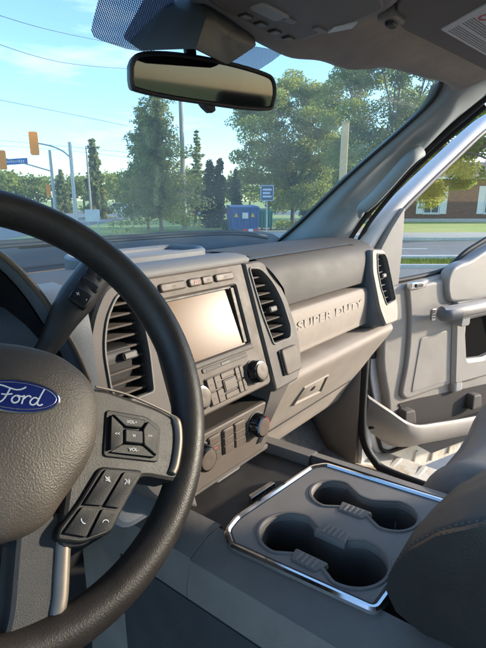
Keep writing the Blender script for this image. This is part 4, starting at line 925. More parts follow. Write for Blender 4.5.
# ================================================================ outdoors
OG = Fr((CAM.x, CAM.y, GROUND), R_, H_, (0, 0, 1))      # x across the view, y away from the truck
def stuffmat(name, c1, c2, scale, rough=.9, bump=None, c3=None):
    mt = bpy.data.materials.new(name); mt.use_nodes = True; t = mt.node_tree; b = t.nodes['Principled BSDF']; b.inputs['Roughness'].default_value = rough
    tcn = t.nodes.new('ShaderNodeTexCoord'); n = t.nodes.new('ShaderNodeTexNoise'); n.inputs['Scale'].default_value = scale; n.inputs['Detail'].default_value = 8; n.inputs['Roughness'].default_value = .7
    t.links.new(tcn.outputs['Object'], n.inputs['Vector'])
    cr = t.nodes.new('ShaderNodeValToRGB'); cr.color_ramp.elements[0].position = .32; cr.color_ramp.elements[0].color = (*c1, 1); cr.color_ramp.elements[1].position = .68; cr.color_ramp.elements[1].color = (*c2, 1)
    t.links.new(n.outputs['Fac'], cr.inputs['Fac']); last = cr.outputs['Color']
    if c3:
        n3 = t.nodes.new('ShaderNodeTexNoise'); n3.inputs['Scale'].default_value = scale * .09; n3.inputs['Detail'].default_value = 4
        t.links.new(tcn.outputs['Object'], n3.inputs['Vector'])
        r3 = t.nodes.new('ShaderNodeMapRange'); r3.inputs['From Min'].default_value = .42; r3.inputs['From Max'].default_value = .62; t.links.new(n3.outputs['Fac'], r3.inputs['Value'])
        m3 = t.nodes.new('ShaderNodeMix'); m3.data_type = 'RGBA'; m3.inputs['B'].default_value = (*c3, 1); t.links.new(r3.outputs['Result'], m3.inputs['Factor']); t.links.new(last, m3.inputs['A']); last = m3.outputs['Result']
    t.links.new(last, b.inputs['Base Color'])
    if bump:
        bp = t.nodes.new('ShaderNodeBump'); bp.inputs['Distance'].default_value = bump; t.links.new(n.outputs['Fac'], bp.inputs['Height']); t.links.new(bp.outputs['Normal'], b.inputs['Normal'])
    return mt
M_grass = stuffmat('lawn', (.27, .34, .07), (.40, .45, .12), 3.0, .95, .02, (.44, .44, .15))
M_asph = stuffmat('asphalt', (.17, .167, .168), (.26, .255, .255), 14, .85, .004, (.19, .18, .178))
M_lot = stuffmat('lot_paving', (.17, .155, .145), (.26, .24, .225), 9, .9, .004, (.21, .195, .18))
M_conc = stuffmat('concrete', (.42, .40, .38), (.55, .53, .50), 5, .85, .004)
M_paint = stuffmat('road_paint', (.6, .58, .55), (.78, .76, .74), 4, .7)
def strip(name, x0, x1, y0, y1, z, mt, th=.004, n=1):
    o = build(name, prism(OG, [(x0, y0), (x1, y0), (x1, y1), (x0, y1)], z - th, z), mt, smooth=False); o['kind'] = 'structure'; return o
g = build('ground', ([OG.p(-700, -300), OG.p(700, -300), OG.p(700, 900), OG.p(-700, 900)], [(0, 1, 2, 3)]), M_grass, smooth=False); g['kind'] = 'structure'
strip('parking_lot', -60, 60, -20, 13.1, .006, M_lot)
strip('road', -120, 160, 15.4, 22.3, .006, M_asph)
strip('far_road', -160, 30, 62, 84, .006, M_asph)
strip('side_road', -40, -11.5, 22.3, 62, .005, M_asph)
strip('service_path', -.8, 9.5, 28.2, 33.5, .008, stuffmat('path_paving', (.30, .26, .21), (.42, .37, .30), 5, .9, .004))
strip('sidewalk', .9, 160, 22.6, 26.4, .12, M_conc, .12)
strip('kerb', -60, 160, 15.05, 15.38, .12, M_conc, .12)
strip('lot_kerb', -60, 160, 13.12, 13.30, .10, M_conc, .10)
for i in range(6):
    x = -2 + i * 7.0
    strip('road_marking', x + 5.2, x + 9.2, 18.45, 18.62, .010, M_paint, .003)
strip('road_marking', -60, 140, 16.0, 16.12, .010, M_paint, .003)
# grass blades on the near verge and lawn edge
def blades(name, n, x0, x1, y0, y1, h, label):
    vs_, fs = [], []
    for _ in range(n):
        x, y = random.uniform(x0, x1), random.uniform(y0, y1); a = random.uniform(0, 6.28); hh = h * random.uniform(.5, 1.2); w_ = .012
        p = OG.p(x, y, 0); dx = V((math.cos(a) * w_, math.sin(a) * w_, 0)); ln_ = V((random.gauss(0, .3), random.gauss(0, .3), 0)) * hh
        k = len(vs_); vs_ += [p - dx, p + dx, p + ln_ + V((0, 0, hh))]; fs.append((k, k + 1, k + 2))
    o = build(name, (vs_, fs), LEAF['grass'], smooth=False); tag(o, label, 'grass', None, 'stuff')
def leafmat(name, c1, c2, tr_=.35, rough=.6, sc=.9):
    mt = bpy.data.materials.new(name); mt.use_nodes = True; t = mt.node_tree; b = t.nodes['Principled BSDF']; b.inputs['Roughness'].default_value = rough; b.inputs['Specular IOR Level'].default_value = .25
    tcn = t.nodes.new('ShaderNodeTexCoord'); n = t.nodes.new('ShaderNodeTexNoise'); n.inputs['Scale'].default_value = sc; n.inputs['Detail'].default_value = 5; t.links.new(tcn.outputs['Object'], n.inputs['Vector'])
    cr = t.nodes.new('ShaderNodeValToRGB'); cr.color_ramp.elements[0].position = .35; cr.color_ramp.elements[0].color = (*c1, 1); cr.color_ramp.elements[1].position = .65; cr.color_ramp.elements[1].color = (*c2, 1)
    t.links.new(n.outputs['Fac'], cr.inputs['Fac']); t.links.new(cr.outputs['Color'], b.inputs['Base Color'])
    tl = t.nodes.new('ShaderNodeBsdfTranslucent'); t.links.new(cr.outputs['Color'], tl.inputs['Color']); ms = t.nodes.new('ShaderNodeMixShader'); ms.inputs[0].default_value = tr_
    o_ = t.nodes['Material Output']; t.links.new(b.outputs[0], ms.inputs[1]); t.links.new(tl.outputs[0], ms.inputs[2]); t.links.new(ms.outputs[0], o_.inputs['Surface']); return mt
LEAF = dict(spruce=leafmat('spruce_needles', (.21, .235, .075), (.35, .36, .12), .55), locust=leafmat('light_leaves', (.27, .30, .065), (.42, .43, .105), .62),
            dark=leafmat('dark_leaves', (.20, .24, .06), (.32, .345, .095), .58), cedar=leafmat('cedar_leaves', (.025, .055, .025), (.05, .09, .035), .2, sc=2), yellow=leafmat('yellow_leaves', (.16, .18, .04), (.24, .24, .06), .4),
            fresh=leafmat('fresh_leaves', (.12, .20, .03), (.24, .33, .06), .55), grass=leafmat('grass_blades', (.12, .17, .03), (.22, .26, .06), .4, sc=.5))
M_bark = stuffmat('bark', (.09, .07, .055), (.17, .14, .115), 12, .95, .02)
M_greybark = stuffmat('grey_bark', (.16, .14, .12), (.26, .23, .20), 10, .95, .02)
def rquad(vs_, fs, c, size, asp=1., droop=None):
    a = V((random.gauss(0, 1), random.gauss(0, 1), random.gauss(0, 1))).normalized() if droop is None else droop
    b = a.orthogonal(); b.rotate(Matrix.Rotation(random.uniform(0, 6.28), 3, a)); b = b.normalized()
    s = size * random.uniform(.6, 1.3); k = len(vs_)
    vs_ += [c - b * s * .5, c + a * s * asp * .45 - b * s * .12, c + b * s * .5, c - a * s * asp * .45 + b * s * .1]; fs.append((k, k + 1, k + 2, k + 3))
def crown_clumps(blobs, leaf, per):
    vs_, fs = [], []
    for c, r_, dens in blobs:
        for _ in range(int(per * dens)):
            q = V((random.gauss(0, 1), random.gauss(0, 1), random.gauss(0, 1))).normalized() * (random.random() ** .45)
            rquad(vs_, fs, V(c) + V((q.x * r_[0], q.y * r_[1], q.z * r_[2])), leaf, 1.2)
    return vs_, fs
def tree_of(name, label, base, trunk_vf, crown_vf, bark, leafm, group=None):
    t_ = thing(name, label, 'tree', base, group); build('trunk', trunk_vf, bark, t_, sharp=180); build('crown', crown_vf, leafm, t_, smooth=False); return t_
def spruce(base, h, r, n_lv, leaf, bare=.12, tufts=5):
    tv = [tube([base + V((0, 0, h * f)) + V((math.sin(f * 9) * .03, 0, 0)) for f in (0, .02, .2, .5, .8, 1)], [.034 * h * .55, .022 * h * .6, .016 * h, .010 * h, .005 * h, .001 * h], 9)]
    vs_, fs = [], []
    for i in range(n_lv):
        f = bare + (1 - bare) * (i / n_lv) ** .92; z = h * f; rad = r * (1 - f) ** .70 * random.uniform(.62, 1.22) + .05
        nb = max(4, int(10 * (1 - f) + 5))
        for k in range(nb):
            a = 6.283 * (k + random.random() * .8) / nb + i * 1.9; L_ = rad * random.choice((.4, .65, .9, 1.05, 1.25)) * random.uniform(.9, 1.1); dr = .20 + .26 * (1 - f)
            pr = []
            for s in range(int(6 + L_ * 9)):
                u = (s + random.random()) / (6 + L_ * 9); hor = L_ * u; zz = z - dr * hor + .20 * L_ * u ** 2.5
                c = base + V((math.cos(a) * hor + random.gauss(0, .05) , math.sin(a) * hor + random.gauss(0, .05), zz + random.gauss(0, .05)))
                side = V((-math.sin(a), math.cos(a), 0)) * random.uniform(-.20, .20) * L_ * (1 - u * .6)
                for m_ in range(tufts):
                    rquad(vs_, fs, c + side * random.random() + V((random.gauss(0, .05), random.gauss(0, .05), -random.random() * .20 * (.4 + L_))), leaf, 1.5, V((math.cos(a) * .5 + random.gauss(0, .35), math.sin(a) * .5 + random.gauss(0, .35), -.6 + random.gauss(0, .3))).normalized())
            if i % 2 == 0: tv.append(tube([base + V((0, 0, z)), base + V((math.cos(a) * L_ * .8, math.sin(a) * L_ * .8, z - dr * L_ * .8 + .1 * L_))], [.012 * h * .3 * (1 - f) + .008, .006], 4))
    return join(*tv), (vs_, fs)
def broad(base, h, blobs, leaf, per, tr=.18):
    tv = []; mid = base + V((0, 0, h * .36))
    tv.append(tube(curve([base, base + V((.03, .02, h * .12)), mid], 4), [tr * (1.25 - .5 * k / 8) for k in range(9)], 9))
    for bi, (c, r_, dn_) in enumerate(blobs):
        if bi % 4: continue
        e = V(c); m_ = mid.lerp(e, .5) + V((random.gauss(0, .2), random.gauss(0, .2), .25))
        tv.append(tube(curve([mid - V((0, 0, random.random() * h * .1)), m_, e], 4), [tr * .34 * (1 - k / 10.) + .010 for k in range(9)], 6))
        for _ in range(3):
            e2 = e + V((random.gauss(0, .7) * r_[0], random.gauss(0, .7) * r_[1], random.gauss(0, .6) * r_[2])); tv.append(tube([m_.lerp(e, .6), e2], [.018, .006], 4))
    return join(*tv), crown_clumps(blobs, leaf, per)
blades('verge_grass', 9000, 3.2, 9.5, 13.3, 15.0, .10, 'yellow-green grass on the verge beside the near road')
# the large spruce in the middle of the windshield
b0 = far(160, 28); tv, cv = spruce(b0, 8.6, 2.8, 30, .085, .18, 8); tree_of('spruce_tree', 'tall shaggy spruce with bare lower trunk on the lawn ahead', b0, tv, cv, M_greybark, LEAF['spruce'])
b0 = far(147, 31); tv, cv = spruce(b0, hz_(104, 31) - GROUND, 2.6, 26, .09, .20, 7); tree_of('spruce_tree', 'ragged spruce just left of and behind the tall shaggy one', b0, tv, cv, M_greybark, LEAF['spruce'])
for (u, dd, top_v, rad, lab) in ((97, 50, 141, 1.5, 'narrow dark spruce behind the traffic signal poles'), (63, 70, 170, 1.6, 'small pointed spruce low between the two signal poles'), (198, 75, 133, 1.7, 'faint thin spruce right of the utility pole')):
    b0 = far(u, dd); hh = (200 - top_v) * dd / 486 - GROUND; tv, cv = spruce(b0, hh, rad, 24, .20, .06, 5); pass; tree_of('spruce_tree', lab, b0, tv, cv, M_bark, LEAF['spruce'])
def blobset(u0, u1, v0, v1, dd, n, rs, shape):
    bl_ = []
    tries = 0
    while len(bl_) < n and tries < 4000:
        tries += 1
        u, v = random.uniform(u0, u1), random.uniform(v0, v1)
        if not shape((u - u0) / (u1 - u0), (v - v0) / (v1 - v0)): continue
        d_ = dd + random.uniform(-2.6, 2.6); p = fat(u, v, dd)
        bl_.append((p + H_ * (d_ - dd), (rs * random.uniform(.7, 1.3), rs * random.uniform(.7, 1.3), rs * random.uniform(.45, .8)), random.uniform(.6, 1.3)))
    return bl_
oval = lambda a, b: ((a - .5) / .5) ** 2 + ((b - .5) / .5) ** 2 < 1
b0 = far(293, 34); tv, cv = broad(b0, 9, blobset(240, 352, 70, 208, 34, 92, 1.0, lambda a, b: oval(a, b) and not (a < .3 and b < .12)), .115, 900, .14); tree_of('broadleaf_tree', 'wide airy broadleaf tree behind the blue sign', b0, tv, cv, M_bark, LEAF['locust'])
b0 = far(392, 27); tv, cv = broad(b0, 9, blobset(322, 462, 48, 210, 27, 105, .85, oval), .10, 760, .13); tree_of('broadleaf_tree', 'thin-leaved tall tree beside the wooden post against bright sky', b0, tv, cv, M_bark, LEAF['locust'])
b0 = far(318, 42); tv, cv = broad(b0, 6, blobset(268, 376, 155, 216, 42, 34, 1.0, oval), .20, 330); tree_of('broadleaf_tree', 'low rounded tree filling the gap under the airy broadleaf tree', b0, tv, cv, M_bark, LEAF['dark'])
b0 = far(530, 23); tv, cv = broad(b0, 8, blobset(430, 600, 88, 196, 23, 92, .62, lambda a, b: oval(a, b * .9) and not (a < .30 and b > .52)), .15, 260, .2); tree_of('broadleaf_tree', 'bright green tree overhanging the brick building across the road', b0, tv, cv, M_bark, LEAF['fresh'])
b0 = far(195, 40); tv, cv = broad(b0, 3.6, blobset(183, 210, 176, 212, 40, 9, .8, oval), .22, 170, .12); tree_of('young_tree', 'yellow-leaved young tree right of the utility pole', b0, tv, cv, M_bark, LEAF['yellow'])
b0 = far(131, 44); tv, cv = broad(b0, 4, blobset(104, 150, 168, 202, 44, 12, .8, oval), .24, 170, .12); tree_of('young_tree', 'olive small tree half hidden left of the large spruce', b0, tv, cv, M_bark, LEAF['dark'])
b0 = far(170, 48); tv, cv = broad(b0, 4, blobset(158, 186, 178, 212, 48, 9, .9, oval), .24, 170, .12); tree_of('young_tree', 'small tree behind the trunk of the large spruce', b0, tv, cv, M_bark, LEAF['dark'])
# clipped cedars
for u, top_v, wd, lab in ((210, 164, .62, 'tallest dark cedar column left of its neighbour by the dumpster'), (219, 163, .55, 'dark cedar column nearest the blue dumpster'), (236, 172, .5, 'short cedar column behind the blue dumpster')):
    dd = 33 if u < 230 else 40; b0 = far(u, dd); hh = (200 - top_v) * dd / 486 - GROUND
    bl_ = [(b0 + V((random.gauss(0, .08), random.gauss(0, .08), hh * (k + .5) / 9)), (wd * (1 - (k / 9) ** 3 * .75), wd * (1 - (k / 9) ** 3 * .75), hh * .10), 1) for k in range(9)]
    tree_of('cedar_tree', lab, b0, tube([b0, b0 + V((0, 0, hh * .8))], [.08, .02], 7), crown_clumps(bl_, .13, 330), M_bark, LEAF['cedar'], 'cedar columns')
b0 = far(226, 30.5); sh = thing('shrub', 'low round shrub at the foot of the cedar columns', 'shrub', b0); build('foliage', crown_clumps([(b0 + V((0, 0, .3)), (.5, .4, .35), 1)], .10, 500), LEAF['dark'], sh, smooth=False)
b0 = far(284, 31); sh = thing('shrub', 'flat green shrub right of the green bin', 'shrub', b0); build('foliage', crown_clumps([(b0 + V((0, 0, .3)), (1.0, .5, .35), 1), (b0 + R_ * 1.2 + V((0, 0, .3)), (.8, .5, .4), 1)], .10, 500), LEAF['locust'], sh, smooth=False)
# far line of trees: a few kinds, then copies
protos = []
for k in range(3):
    bl_ = [(V((random.gauss(0, 1.6), random.gauss(0, 1.2), 2.2 + random.random() * 4.2)), (1.5, 1.3, 1.15), 1) for _ in range(13)]
    t_ = thing('far_tree', 'rounded green tree in the distant tree line', 'tree', (0, 0, 0), 'distant tree line')
    tv, cv = broad(V((0, 0, 0)), 6, bl_, .42, 90, .2); build('trunk', tv, M_bark, t_, sharp=180); build('crown', cv, (LEAF['dark'], LEAF['locust'], LEAF['dark'])[k], t_, smooth=False)
    protos.append((t_, list(t_.children)))
FAR_LABELS = ['distant tree at the picture edge under the street name sign', 'distant tree below the blue street name sign', 'distant tree just left of the second signal pole', 'distant tree under the highest traffic light', 'distant tree behind the second signal pole',
    'distant tree between the two signal poles and the small spruce', 'distant tree behind the thin dark pole', 'distant tree between the thin dark pole and the large spruces', 'distant tree at the left edge of the large spruces', 'distant tree low behind the large spruces', 'distant tree hidden by the trunk of the large spruce', 'distant tree between large spruce and utility pole',
    'distant tree behind the yellow-leaved young tree', 'distant tree behind the cedar columns', 'distant tree above the blue dumpster', 'distant tree above the green bin', 'distant tree right of the blue sign', 'distant tree behind the airy broadleaf trunk', 'distant tree right of the airy broadleaf trunk', 'distant tree behind the wooden post', 'distant tree behind the pillar beside the brick building']
spots = [(-8, 100), (10, 95), (24, 105), (38, 98), (52, 110), (70, 104), (84, 112), (106, 100), (122, 108), (143, 112), (160, 102), (176, 110), (192, 100), (214, 112), (232, 104), (250, 96), (268, 108), (288, 100), (310, 112), (340, 104), (372, 110)]
for i, (u, dd) in enumerate(spots):
    src, kids = protos[i % 3]
    if i < 3: t_ = src
    else:
        t_ = src.copy(); COL.objects.link(t_)
        for kd in kids: c = kd.copy(); COL.objects.link(c); c.parent = t_
    t_['label'] = FAR_LABELS[i]; t_.location = far(u, dd); t_.rotation_euler = (0, 0, i * 1.3); s = random.uniform(.95, 1.2); t_.scale = (s * 1.2, s * 1.2, s * random.uniform(.85, 1.1))

# utility pole, signal poles, wires
M_wood = stuffmat('weathered_wood', (.30, .27, .24), (.42, .39, .35), 6, .9, .01); M_post = stuffmat('tan_wood', (.66, .42, .20), (.78, .53, .28), 8, .85, .006)
M_steel = mat('galvanised', (.42, .43, .44), .5, .5, var=(3, .1)); M_orange = mat('signal_yellow', (1.0, .30, .005), .45, var=(3, .06)); M_wire = mat('wire', (.06, .065, .07), .6)
b0 = fat(181, 110, 30); b0.z = GROUND; up_ = thing('utility_pole', 'weathered grey wooden utility pole beside the large spruce', 'pole', b0)
topz_ = hz_(70, 30); build('pole_shaft', tube([b0, V((b0.x, b0.y, topz_))], [.17, .12], 12), M_wood, up_, sharp=180)
build('crossarm', box(Fr((b0.x, b0.y, topz_ - .4), R_, H_, (0, 0, 1)), -1.1, 1.1, -.06, .06, -.06, .06, .01), M_wood, up_)
for x in (-.95, -.4, .4, .95): build('insulator', lathe(Fr((b0.x, b0.y, topz_ - .34) , R_, H_, (0, 0, 1)), [(.02, 0), (.045, .02), (.05, .07), (.03, .10), (.04, .12), (.01, .15)], 10, x, 0), M_grey, up_)
def signal_head(parent, u, v, dd, h, yaw=.35):
    c = fat(u, v, dd); ex = (R_ * math.cos(yaw) + H_ * math.sin(yaw)); en = (H_ * math.cos(yaw) - R_ * math.sin(yaw)); F_ = Fr(c, ex, (0, 0, 1), en); w_ = h * .19
    hd = build('signal_housing', box(F_, -w_, w_, -h / 2, h / 2, -.12, .12, .04, 3), M_orange, parent)
    for k in (-1, 0, 1):
        rg = [[F_.p(math.cos(a) * w_ * .72, k * h * .31 + math.sin(a) * w_ * .72, z) for a in [math.pi * j / 10 - .2 for j in range(12)]] for z in (.12, .30)]
        build('signal_visor', sheet(rg), M_black, hd)
    build('back_plate_rib', box(F_, -w_ * .8, w_ * .8, -.02, .02, -.135, -.118, .01), M_orange, hd)
    return hd
b0 = fat(69.5, 143, 24); b0.z = GROUND; sp1 = thing('signal_pole', 'grey signal pole whose curved arm carries the highest orange traffic light', 'traffic light', b0)
build('pole_shaft', tube([b0, V((b0.x, b0.y, hz_(142, 24)))], [.11, .075], 12), M_steel, sp1, sharp=180)
build('signal_arm', tube(curve([fat(u, v, 24) for u, v in [(70.5, 158), (64, 152), (54, 147), (42, 144), (33, 143)]], 5), .035, 8), M_steel, sp1, sharp=180)
signal_head(sp1, 34, 143.5, 24, 1.05)
b0 = fat(49.5, 150, 30); b0.z = GROUND; sp2 = thing('signal_pole', 'second signal pole with a straight arm, street name sign and two orange lights', 'traffic light', b0)
build('pole_shaft', tube([b0, V((b0.x, b0.y, hz_(150, 30)))], [.11, .08], 12), M_steel, sp2, sharp=180)
build('signal_arm', tube([fat(u, v, 30) for u, v in [(50.5, 171), (30, 165), (3, 158), (-20, 153)]], .04, 8), M_steel, sp2, sharp=180)
signal_head(sp2, 2.5, 160, 30, 1.1); signal_head(sp2, 48.5, 190.5, 30, .68)
c = fat(16, 161.5, 30); F_ = Fr(c, (R_ - Z_ * -.06).normalized(), (0, 0, 1), -H_)
sg = build('street_name_sign', box(F_, -.70, .70, -.17, .17, -.015, .015, .004), mat('sign_blue', (.03, .11, .42), .45), sp2)
build('sign_lettering', join(*[box(F_, -.58 + k * .125, -.58 + k * .125 + .085, -.055, .055 if k % 3 else .085, .014, .020, .002) for k in range(9)]), mat('sign_pale', (.55, .62, .75), .5), sg)
b0 = fat(86, 146, 40); b0.z = GROUND; p3 = thing('lamp_pole', 'thin dark pole right of the signal poles', 'pole', b0); build('pole_shaft', tube([b0, V((b0.x, b0.y, hz_(146, 40)))], [.10, .06], 10), M_wood, p3, sharp=180)
build('pole_bracket', tube([fat(86, 149, 40), fat(93, 146, 40)], .03, 6), M_steel, p3, sharp=180)
wires = [((-40, 92, 26), (60, 112, 26), (128, 126, 30), 'third overhead wire from the top, crossing open sky level with the mirror foot'), ((-40, 137, 34), (40, 144, 34), (184, 158, 30), 'wire just above the highest traffic light'),
         ((-40, 143, 40), (60, 150, 40), (184, 164, 30), 'wire running behind the signal arms'), ((-40, 30, 20), (60, 62, 22), (150, 70, 30), 'second overhead wire from the top, ending behind the mirror'), ((-40, 2, 20), (50, 30, 22), (150, 50, 30), 'highest overhead wire at the upper left corner of the view')]
for a, b, c, lab in wires:
    wv = tube(curve([fat(u, v, dd) for u, v, dd in (a, b, c)], 10), .011, 5); tag(build('overhead_wire', wv, M_wire, sharp=180), lab, 'wire', 'overhead wires')
# tan post, blue sign, boxes
b0 = far(341.5, 16); tp_ = thing('wooden_post', 'flat-topped tan wooden post in front of the tall tree', 'post', b0)
F_ = Fr(b0, R_, H_, (0, 0, 1)); build('post_shaft', box(F_, -.105, .105, -.10, .10, 0, hz_(123, 16) - GROUND, .012), M_post, tp_)
build('post_cap', box(F_, -.115, .115, -.11, .11, hz_(123, 16) - GROUND, hz_(123, 16) - GROUND + .03, .008), M_post, tp_)
b0 = far(267, 22.0); sg_ = thing('parking_sign', 'dark blue sign board with pale lettering on a single post', 'sign', b0); F_ = Fr(b0, R_, (0, 0, 1), -H_)
build('sign_post', tube([b0, fat(267, 186, 22)], .035, 8), M_steel, sg_, sharp=180)
zt, zb = hz_(185, 22) - GROUND, hz_(201, 22) - GROUND
sb_ = build('sign_board', box(F_, -.30, .30, zb, zt, .03, .06, .01), mat('sign_navy', (.075, .095, .135), .5), sg_)
build('sign_border', plate(F_, [(-.29, zb + .01), (.29, zb + .01), (.29, zt - .01), (-.29, zt - .01)], [[(-.265, zb + .035), (.265, zb + .035), (.265, zt - .035), (-.265, zt - .035)]], .059, .064, .001), mat('sign_pale', (.5, .5, .5), .5), sb_)
for k in range(3): build('sign_line', box(F_, -.20, .20 - .07 * (k % 2), zt - .24 - k * .15, zt - .16 - k * .15, .059, .064, .002), mat('sign_pale', (.5, .5, .5), .5), sb_)
b0 = far(91.5, 26); ws_ = thing('roadside_sign', 'small pale board on two legs below the signal poles', 'sign', b0); F_ = Fr(b0, R_, (0, 0, 1), -H_)
for x in (-.26, .26): build('sign_leg', box(F_, x - .03, x + .03, 0, .9, -.03, .03, .005), M_steel, ws_)
build('sign_board', box(F_, -.40, .40, .72, 1.36, .03, .07, .01), mat('sign_grey', (.55, .57, .58), .5, var=(3, .1)), ws_)
def dumpster(u0, u1, vt, dd, col, name, label, stickers):
    b0 = far((u0 + u1) / 2, dd); w_ = (u1 - u0) * dd / 486 / 2; h_ = hz_(vt, dd) - GROUND; t_ = thing(name, label, 'dumpster', b0)
    ya = R(12); ex = R_ * math.cos(ya) + H_ * math.sin(ya); en = -(H_ * math.cos(ya) - R_ * math.sin(ya)); F_ = Fr(b0, ex, (0, 0, 1), en)
    mt = mat(name + '_steel', col, .5, var=(2.5, .18))
    bd = [[F_.p(x, y, z) for x, y in ((-w_, .15), (w_, .15), (w_, h_ * .88), (-w_, h_ * .88))] for z in (-.9, .30)]
    body_ = build('dumpster_body', loft([[F_.p(x * (.93 if y < .3 else 1), y, z * (.9 if y < .3 else 1)) for x, y in ((-w_, .15), (w_, .15), (w_, h_ * .88), (-w_, h_ * .88))] for z in (-.75, .75)], True, True), mt, t_)
    for k in range(5):
        x = -w_ * .88 + k * w_ * .44; build('dumpster_rib', box(F_, x - .03, x + .03, .25, h_ * .86, .70, .785, .01), mt, body_)
    build('dumpster_rim', box(F_, -w_ - .03, w_ + .03, h_ * .86, h_ * .90, -.78, .80, .015), mt, t_)
    ld = prism(Fr(F_.O, F_.en, F_.ey, F_.ex), rp([(-.80, h_ * .905), (.78, h_ * .905), (.74, h_ * .94), (-.80, h_)], .03), -w_ * .98, w_ * .98)
    build('dumpster_lid', ld, mat(name + '_lid', tuple(c * .9 for c in col), .45), t_)
    for x in (-w_ * .8, w_ * .8): build('caster', lathe(Fr(F_.p(x, .08, .6), F_.ey, F_.en, F_.ex), [(.01, -.03), (.08, -.03), (.08, .03), (.01, .03)], 14), M_black, t_)
    if stickers:
        for x in (-w_ * .62, w_ * .52):
            build('warning_triangle', prism(F_, [(x - .13, h_ * .56), (x + .13, h_ * .56), (x, h_ * .72)], .785, .795), mat('sticker_yellow', (.75, .42, .02), .5), body_)
        build('paper_notice', box(F_, -.18, .18, h_ * .50, h_ * .72, .785, .795, .002), M_label, body_)
    return t_
dumpster(228, 257, 205, 29.5, (.03, .10, .30), 'blue_dumpster', 'blue steel dumpster with yellow triangle stickers beside the cedars', True)
dumpster(258.5, 270, 209, 31, (.02, .20, .13), 'green_dumpster', 'small green bin just right of the blue dumpster', False)
# small red and white marker near the kerb
b0 = far(251, 25.2, GROUND + .12); rk = thing('marker_block', 'low red and white marker block below the blue sign', 'marker', b0); F_ = Fr(b0, R_, H_, (0, 0, 1))
for k in range(3): build('block_segment', box(F_, -.42 + k * .28, -.15 + k * .28, -.12, .12, 0, .26, .03), (M_red, M_white, M_red)[k], rk)

def car(u, dd, col, name, label, flip=1, z=GROUND + .006):
    b0 = far(u, dd, z); t_ = thing(name, label, 'car', b0); F_ = Fr(b0, R_ * flip, (0, 0, 1), -H_ * flip)
    pt = mat(name + '_paint', col, .25, coat=.6)
    prof_ = rp([(-2.15, .32), (-2.2, .62), (-2.05, .82), (-1.25, .92), (-.55, 1.40), (.75, 1.44), (1.55, 1.02), (2.1, .95), (2.2, .6), (2.15, .32)], .12)
    secs_ = []
    for zz, k in ((-.86, .0), (-.82, 1), (-.5, 1), (.5, 1), (.82, 1), (.86, 0)):
        secs_.append([F_.p(x * (.985 + .015 * k), y - (.02 * (1 - k)), zz * (1 - .16 * max(0, (y - .92) / .5))) for x, y in prof_])
    bd = build('car_body', loft(secs_, True, True), pt, t_, sharp=40)
    for sgn in (-1, 1):
        for wx in ([(-1.0, .95), (-.50, 1.32), (.02, 1.34), (.02, .95)], [(.10, .95), (.10, 1.34), (.70, 1.35), (1.28, 1.02), (1.25, .95)]):
            pts = [(x, y) for x, y in wx]; q = [F_.p(x, y, sgn * (.872 - .86 * .16 * max(0, (y - .92) / .5))) for x, y in pts]; q2 = [p + F_.en * sgn * .01 for p in q]
            build('car_window', loft([q, q2], True, True), M_gloss, bd, smooth=False)
    for x in (-1.32, 1.35):
        for sgn in (-1, 1):
            wf = Fr(F_.p(x, .32, sgn * .76), F_.ex, F_.ey, F_.en * sgn); wh = build('wheel', lathe(wf, [(.02, -.1), (.31, -.1), (.33, -.06), (.33, .08), (.30, .12), (.2, .12)], 20), M_black, t_)
            build('hubcap', lathe(wf, [(.02, .118), (.2, .118), (.19, .135), (.05, .14)], 16), M_steel, wh)
    build('headlamp', box(F_, -2.19, -2.08, .64, .76, -.75, .75, .03), M_lens, bd); build('tail_lamp', box(F_, 2.08, 2.2, .70, .84, -.78, .78, .03), M_red, bd)
car(118, 76, (.72, .73, .74), 'white_car', 'white car passing beyond the lawn left of the large spruce'); car(211, 58, (.10, .025, .025), 'dark_red_car', 'dark red car partly hidden by the cedar columns', -1)

# brick building across the road on the right, pale building far left
bx, by = (395 - CX) / 486 * 42, 42
BF = Fr(OG.p(0, by, 0), R_, (0, 0, 1), -H_)
bld = thing('brick_building', 'long dark brick building with white shuttered windows across the road', 'building', OG.p(bx + 8, by, 0))
brick = bpy.data.materials.new('brick_wall'); brick.use_nodes = True; t = brick.node_tree; b = t.nodes['Principled BSDF']; b.inputs['Roughness'].default_value = .9
tcn = t.nodes.new('ShaderNodeTexCoord'); bk = t.nodes.new('ShaderNodeTexBrick'); bk.inputs['Scale'].default_value = 1; bk.inputs['Brick Width'].default_value = .22; bk.inputs['Row Height'].default_value = .075; bk.inputs['Mortar Size'].default_value = .008
bk.inputs['Color1'].default_value = (.24, .105, .075, 1); bk.inputs['Color2'].default_value = (.17, .075, .055, 1); bk.inputs['Mortar'].default_value = (.26, .22, .19, 1)
t.links.new(tcn.outputs['UV'], bk.inputs['Vector']); t.links.new(bk.outputs['Color'], b.inputs['Base Color'])
winx = [((417 - CX) / 486 * 42, (447 - CX) / 486 * 42)]; pitch_ = (478 - 417) / 486 * 42
winx = [(a + pitch_ * k, c + pitch_ * k) for k in range(-1, 6) for a, c in winx[:1]]
ztop, zbot = hz_(187, 42) - GROUND, hz_(213, 42) - GROUND
holes = [[(a + .62, zbot), (c - .62, zbot), (c - .62, ztop), (a + .62, ztop)] for a, c in winx]
wall = build('brick_wall', plate(BF, [(bx - 4, 0), (bx + 40, 0), (bx + 40, 3.7), (bx - 4, 3.7)], holes, -.3, 0, .002), brick, bld, smooth=False)
uv = wall.data.uv_layers.new(name='UVMap')
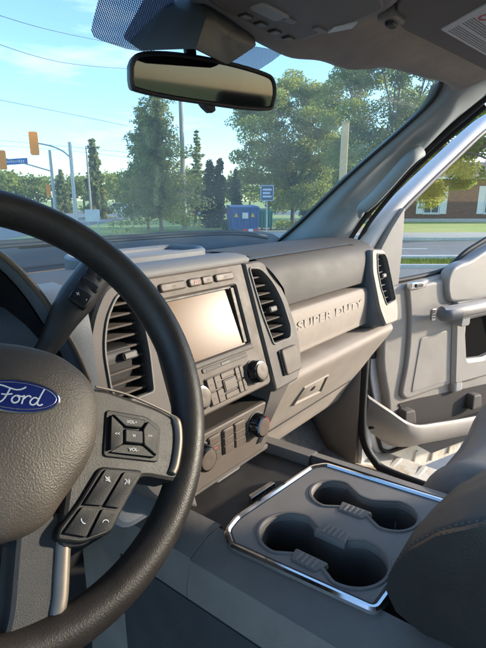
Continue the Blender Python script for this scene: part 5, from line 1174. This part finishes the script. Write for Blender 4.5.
for lp in wall.data.loops:
    co = wall.data.vertices[lp.vertex_index].co; uv.data[lp.index].uv = (co.dot(R_), co.z)
build('side_wall', box(BF, bx - 4, bx - 3.7, 0, 3.7, -9, -.31, .002), brick, bld)
build('foundation', box(BF, bx - 4.05, bx + 40.05, 0, .28, -.2, .05, .01), M_conc, bld)
M_wwhite = mat('window_white', (.72, .72, .70), .5, var=(3, .05)); M_pane = mat('window_glass', (.10, .12, .13), .06, spec=.8)
for (a, c), hq in zip(winx, holes):
    wi = build('window', plate(BF, [(a + .60, zbot - .06), (c - .60, zbot - .06), (c - .60, ztop + .06), (a + .60, ztop + .06)], [[(a + .70, zbot + .04), ((a + c) / 2 - .04, zbot + .04), ((a + c) / 2 - .04, ztop - .04), (a + .70, ztop - .04)], [((a + c) / 2 + .04, zbot + .04), (c - .70, zbot + .04), (c - .70, ztop - .04), ((a + c) / 2 + .04, ztop - .04)]], -.06, .04, .01), M_wwhite, bld)
    build('pane', box(BF, a + .66, (a + c) / 2, zbot, ztop, -.05, -.03, .002), M_pane, wi); build('pane', box(BF, (a + c) / 2 + .001, c - .66, zbot, ztop, -.05, -.03, .002), M_pane, wi)
    build('sash_bar', box(BF, a + .68, c - .68, (zbot + ztop) / 2 - .03, (zbot + ztop) / 2 + .03, -.029, .02, .005), M_wwhite, wi)
    build('sill', box(BF, a + .52, c - .52, zbot - .14, zbot - .061, -.02, .10, .01), M_conc, wi)
    for s0, s1 in ((a - .02, a + .57), (c - .57, c + .02)):
        sh_ = build('shutter', box(BF, s0, s1, zbot - .08, ztop + .08, .002, .045, .008), M_wwhite, wi)
rp_ = prism(Fr(BF.O, -BF.en, BF.ey, BF.ex), [(-.55, 3.55), (-.55, 3.72), (4.5, 5.3), (9.5, 3.7), (9.5, 3.55)], bx - 4.6, bx + 40.5)
build('roof', rp_, stuffmat('shingles', (.10, .085, .08), (.17, .15, .14), 8, .95, .02), bld, smooth=False)
build('gutter', box(BF, bx - 4.6, bx + 40.4, 3.56, 3.70, .551, .66, .02), M_wwhite, bld)
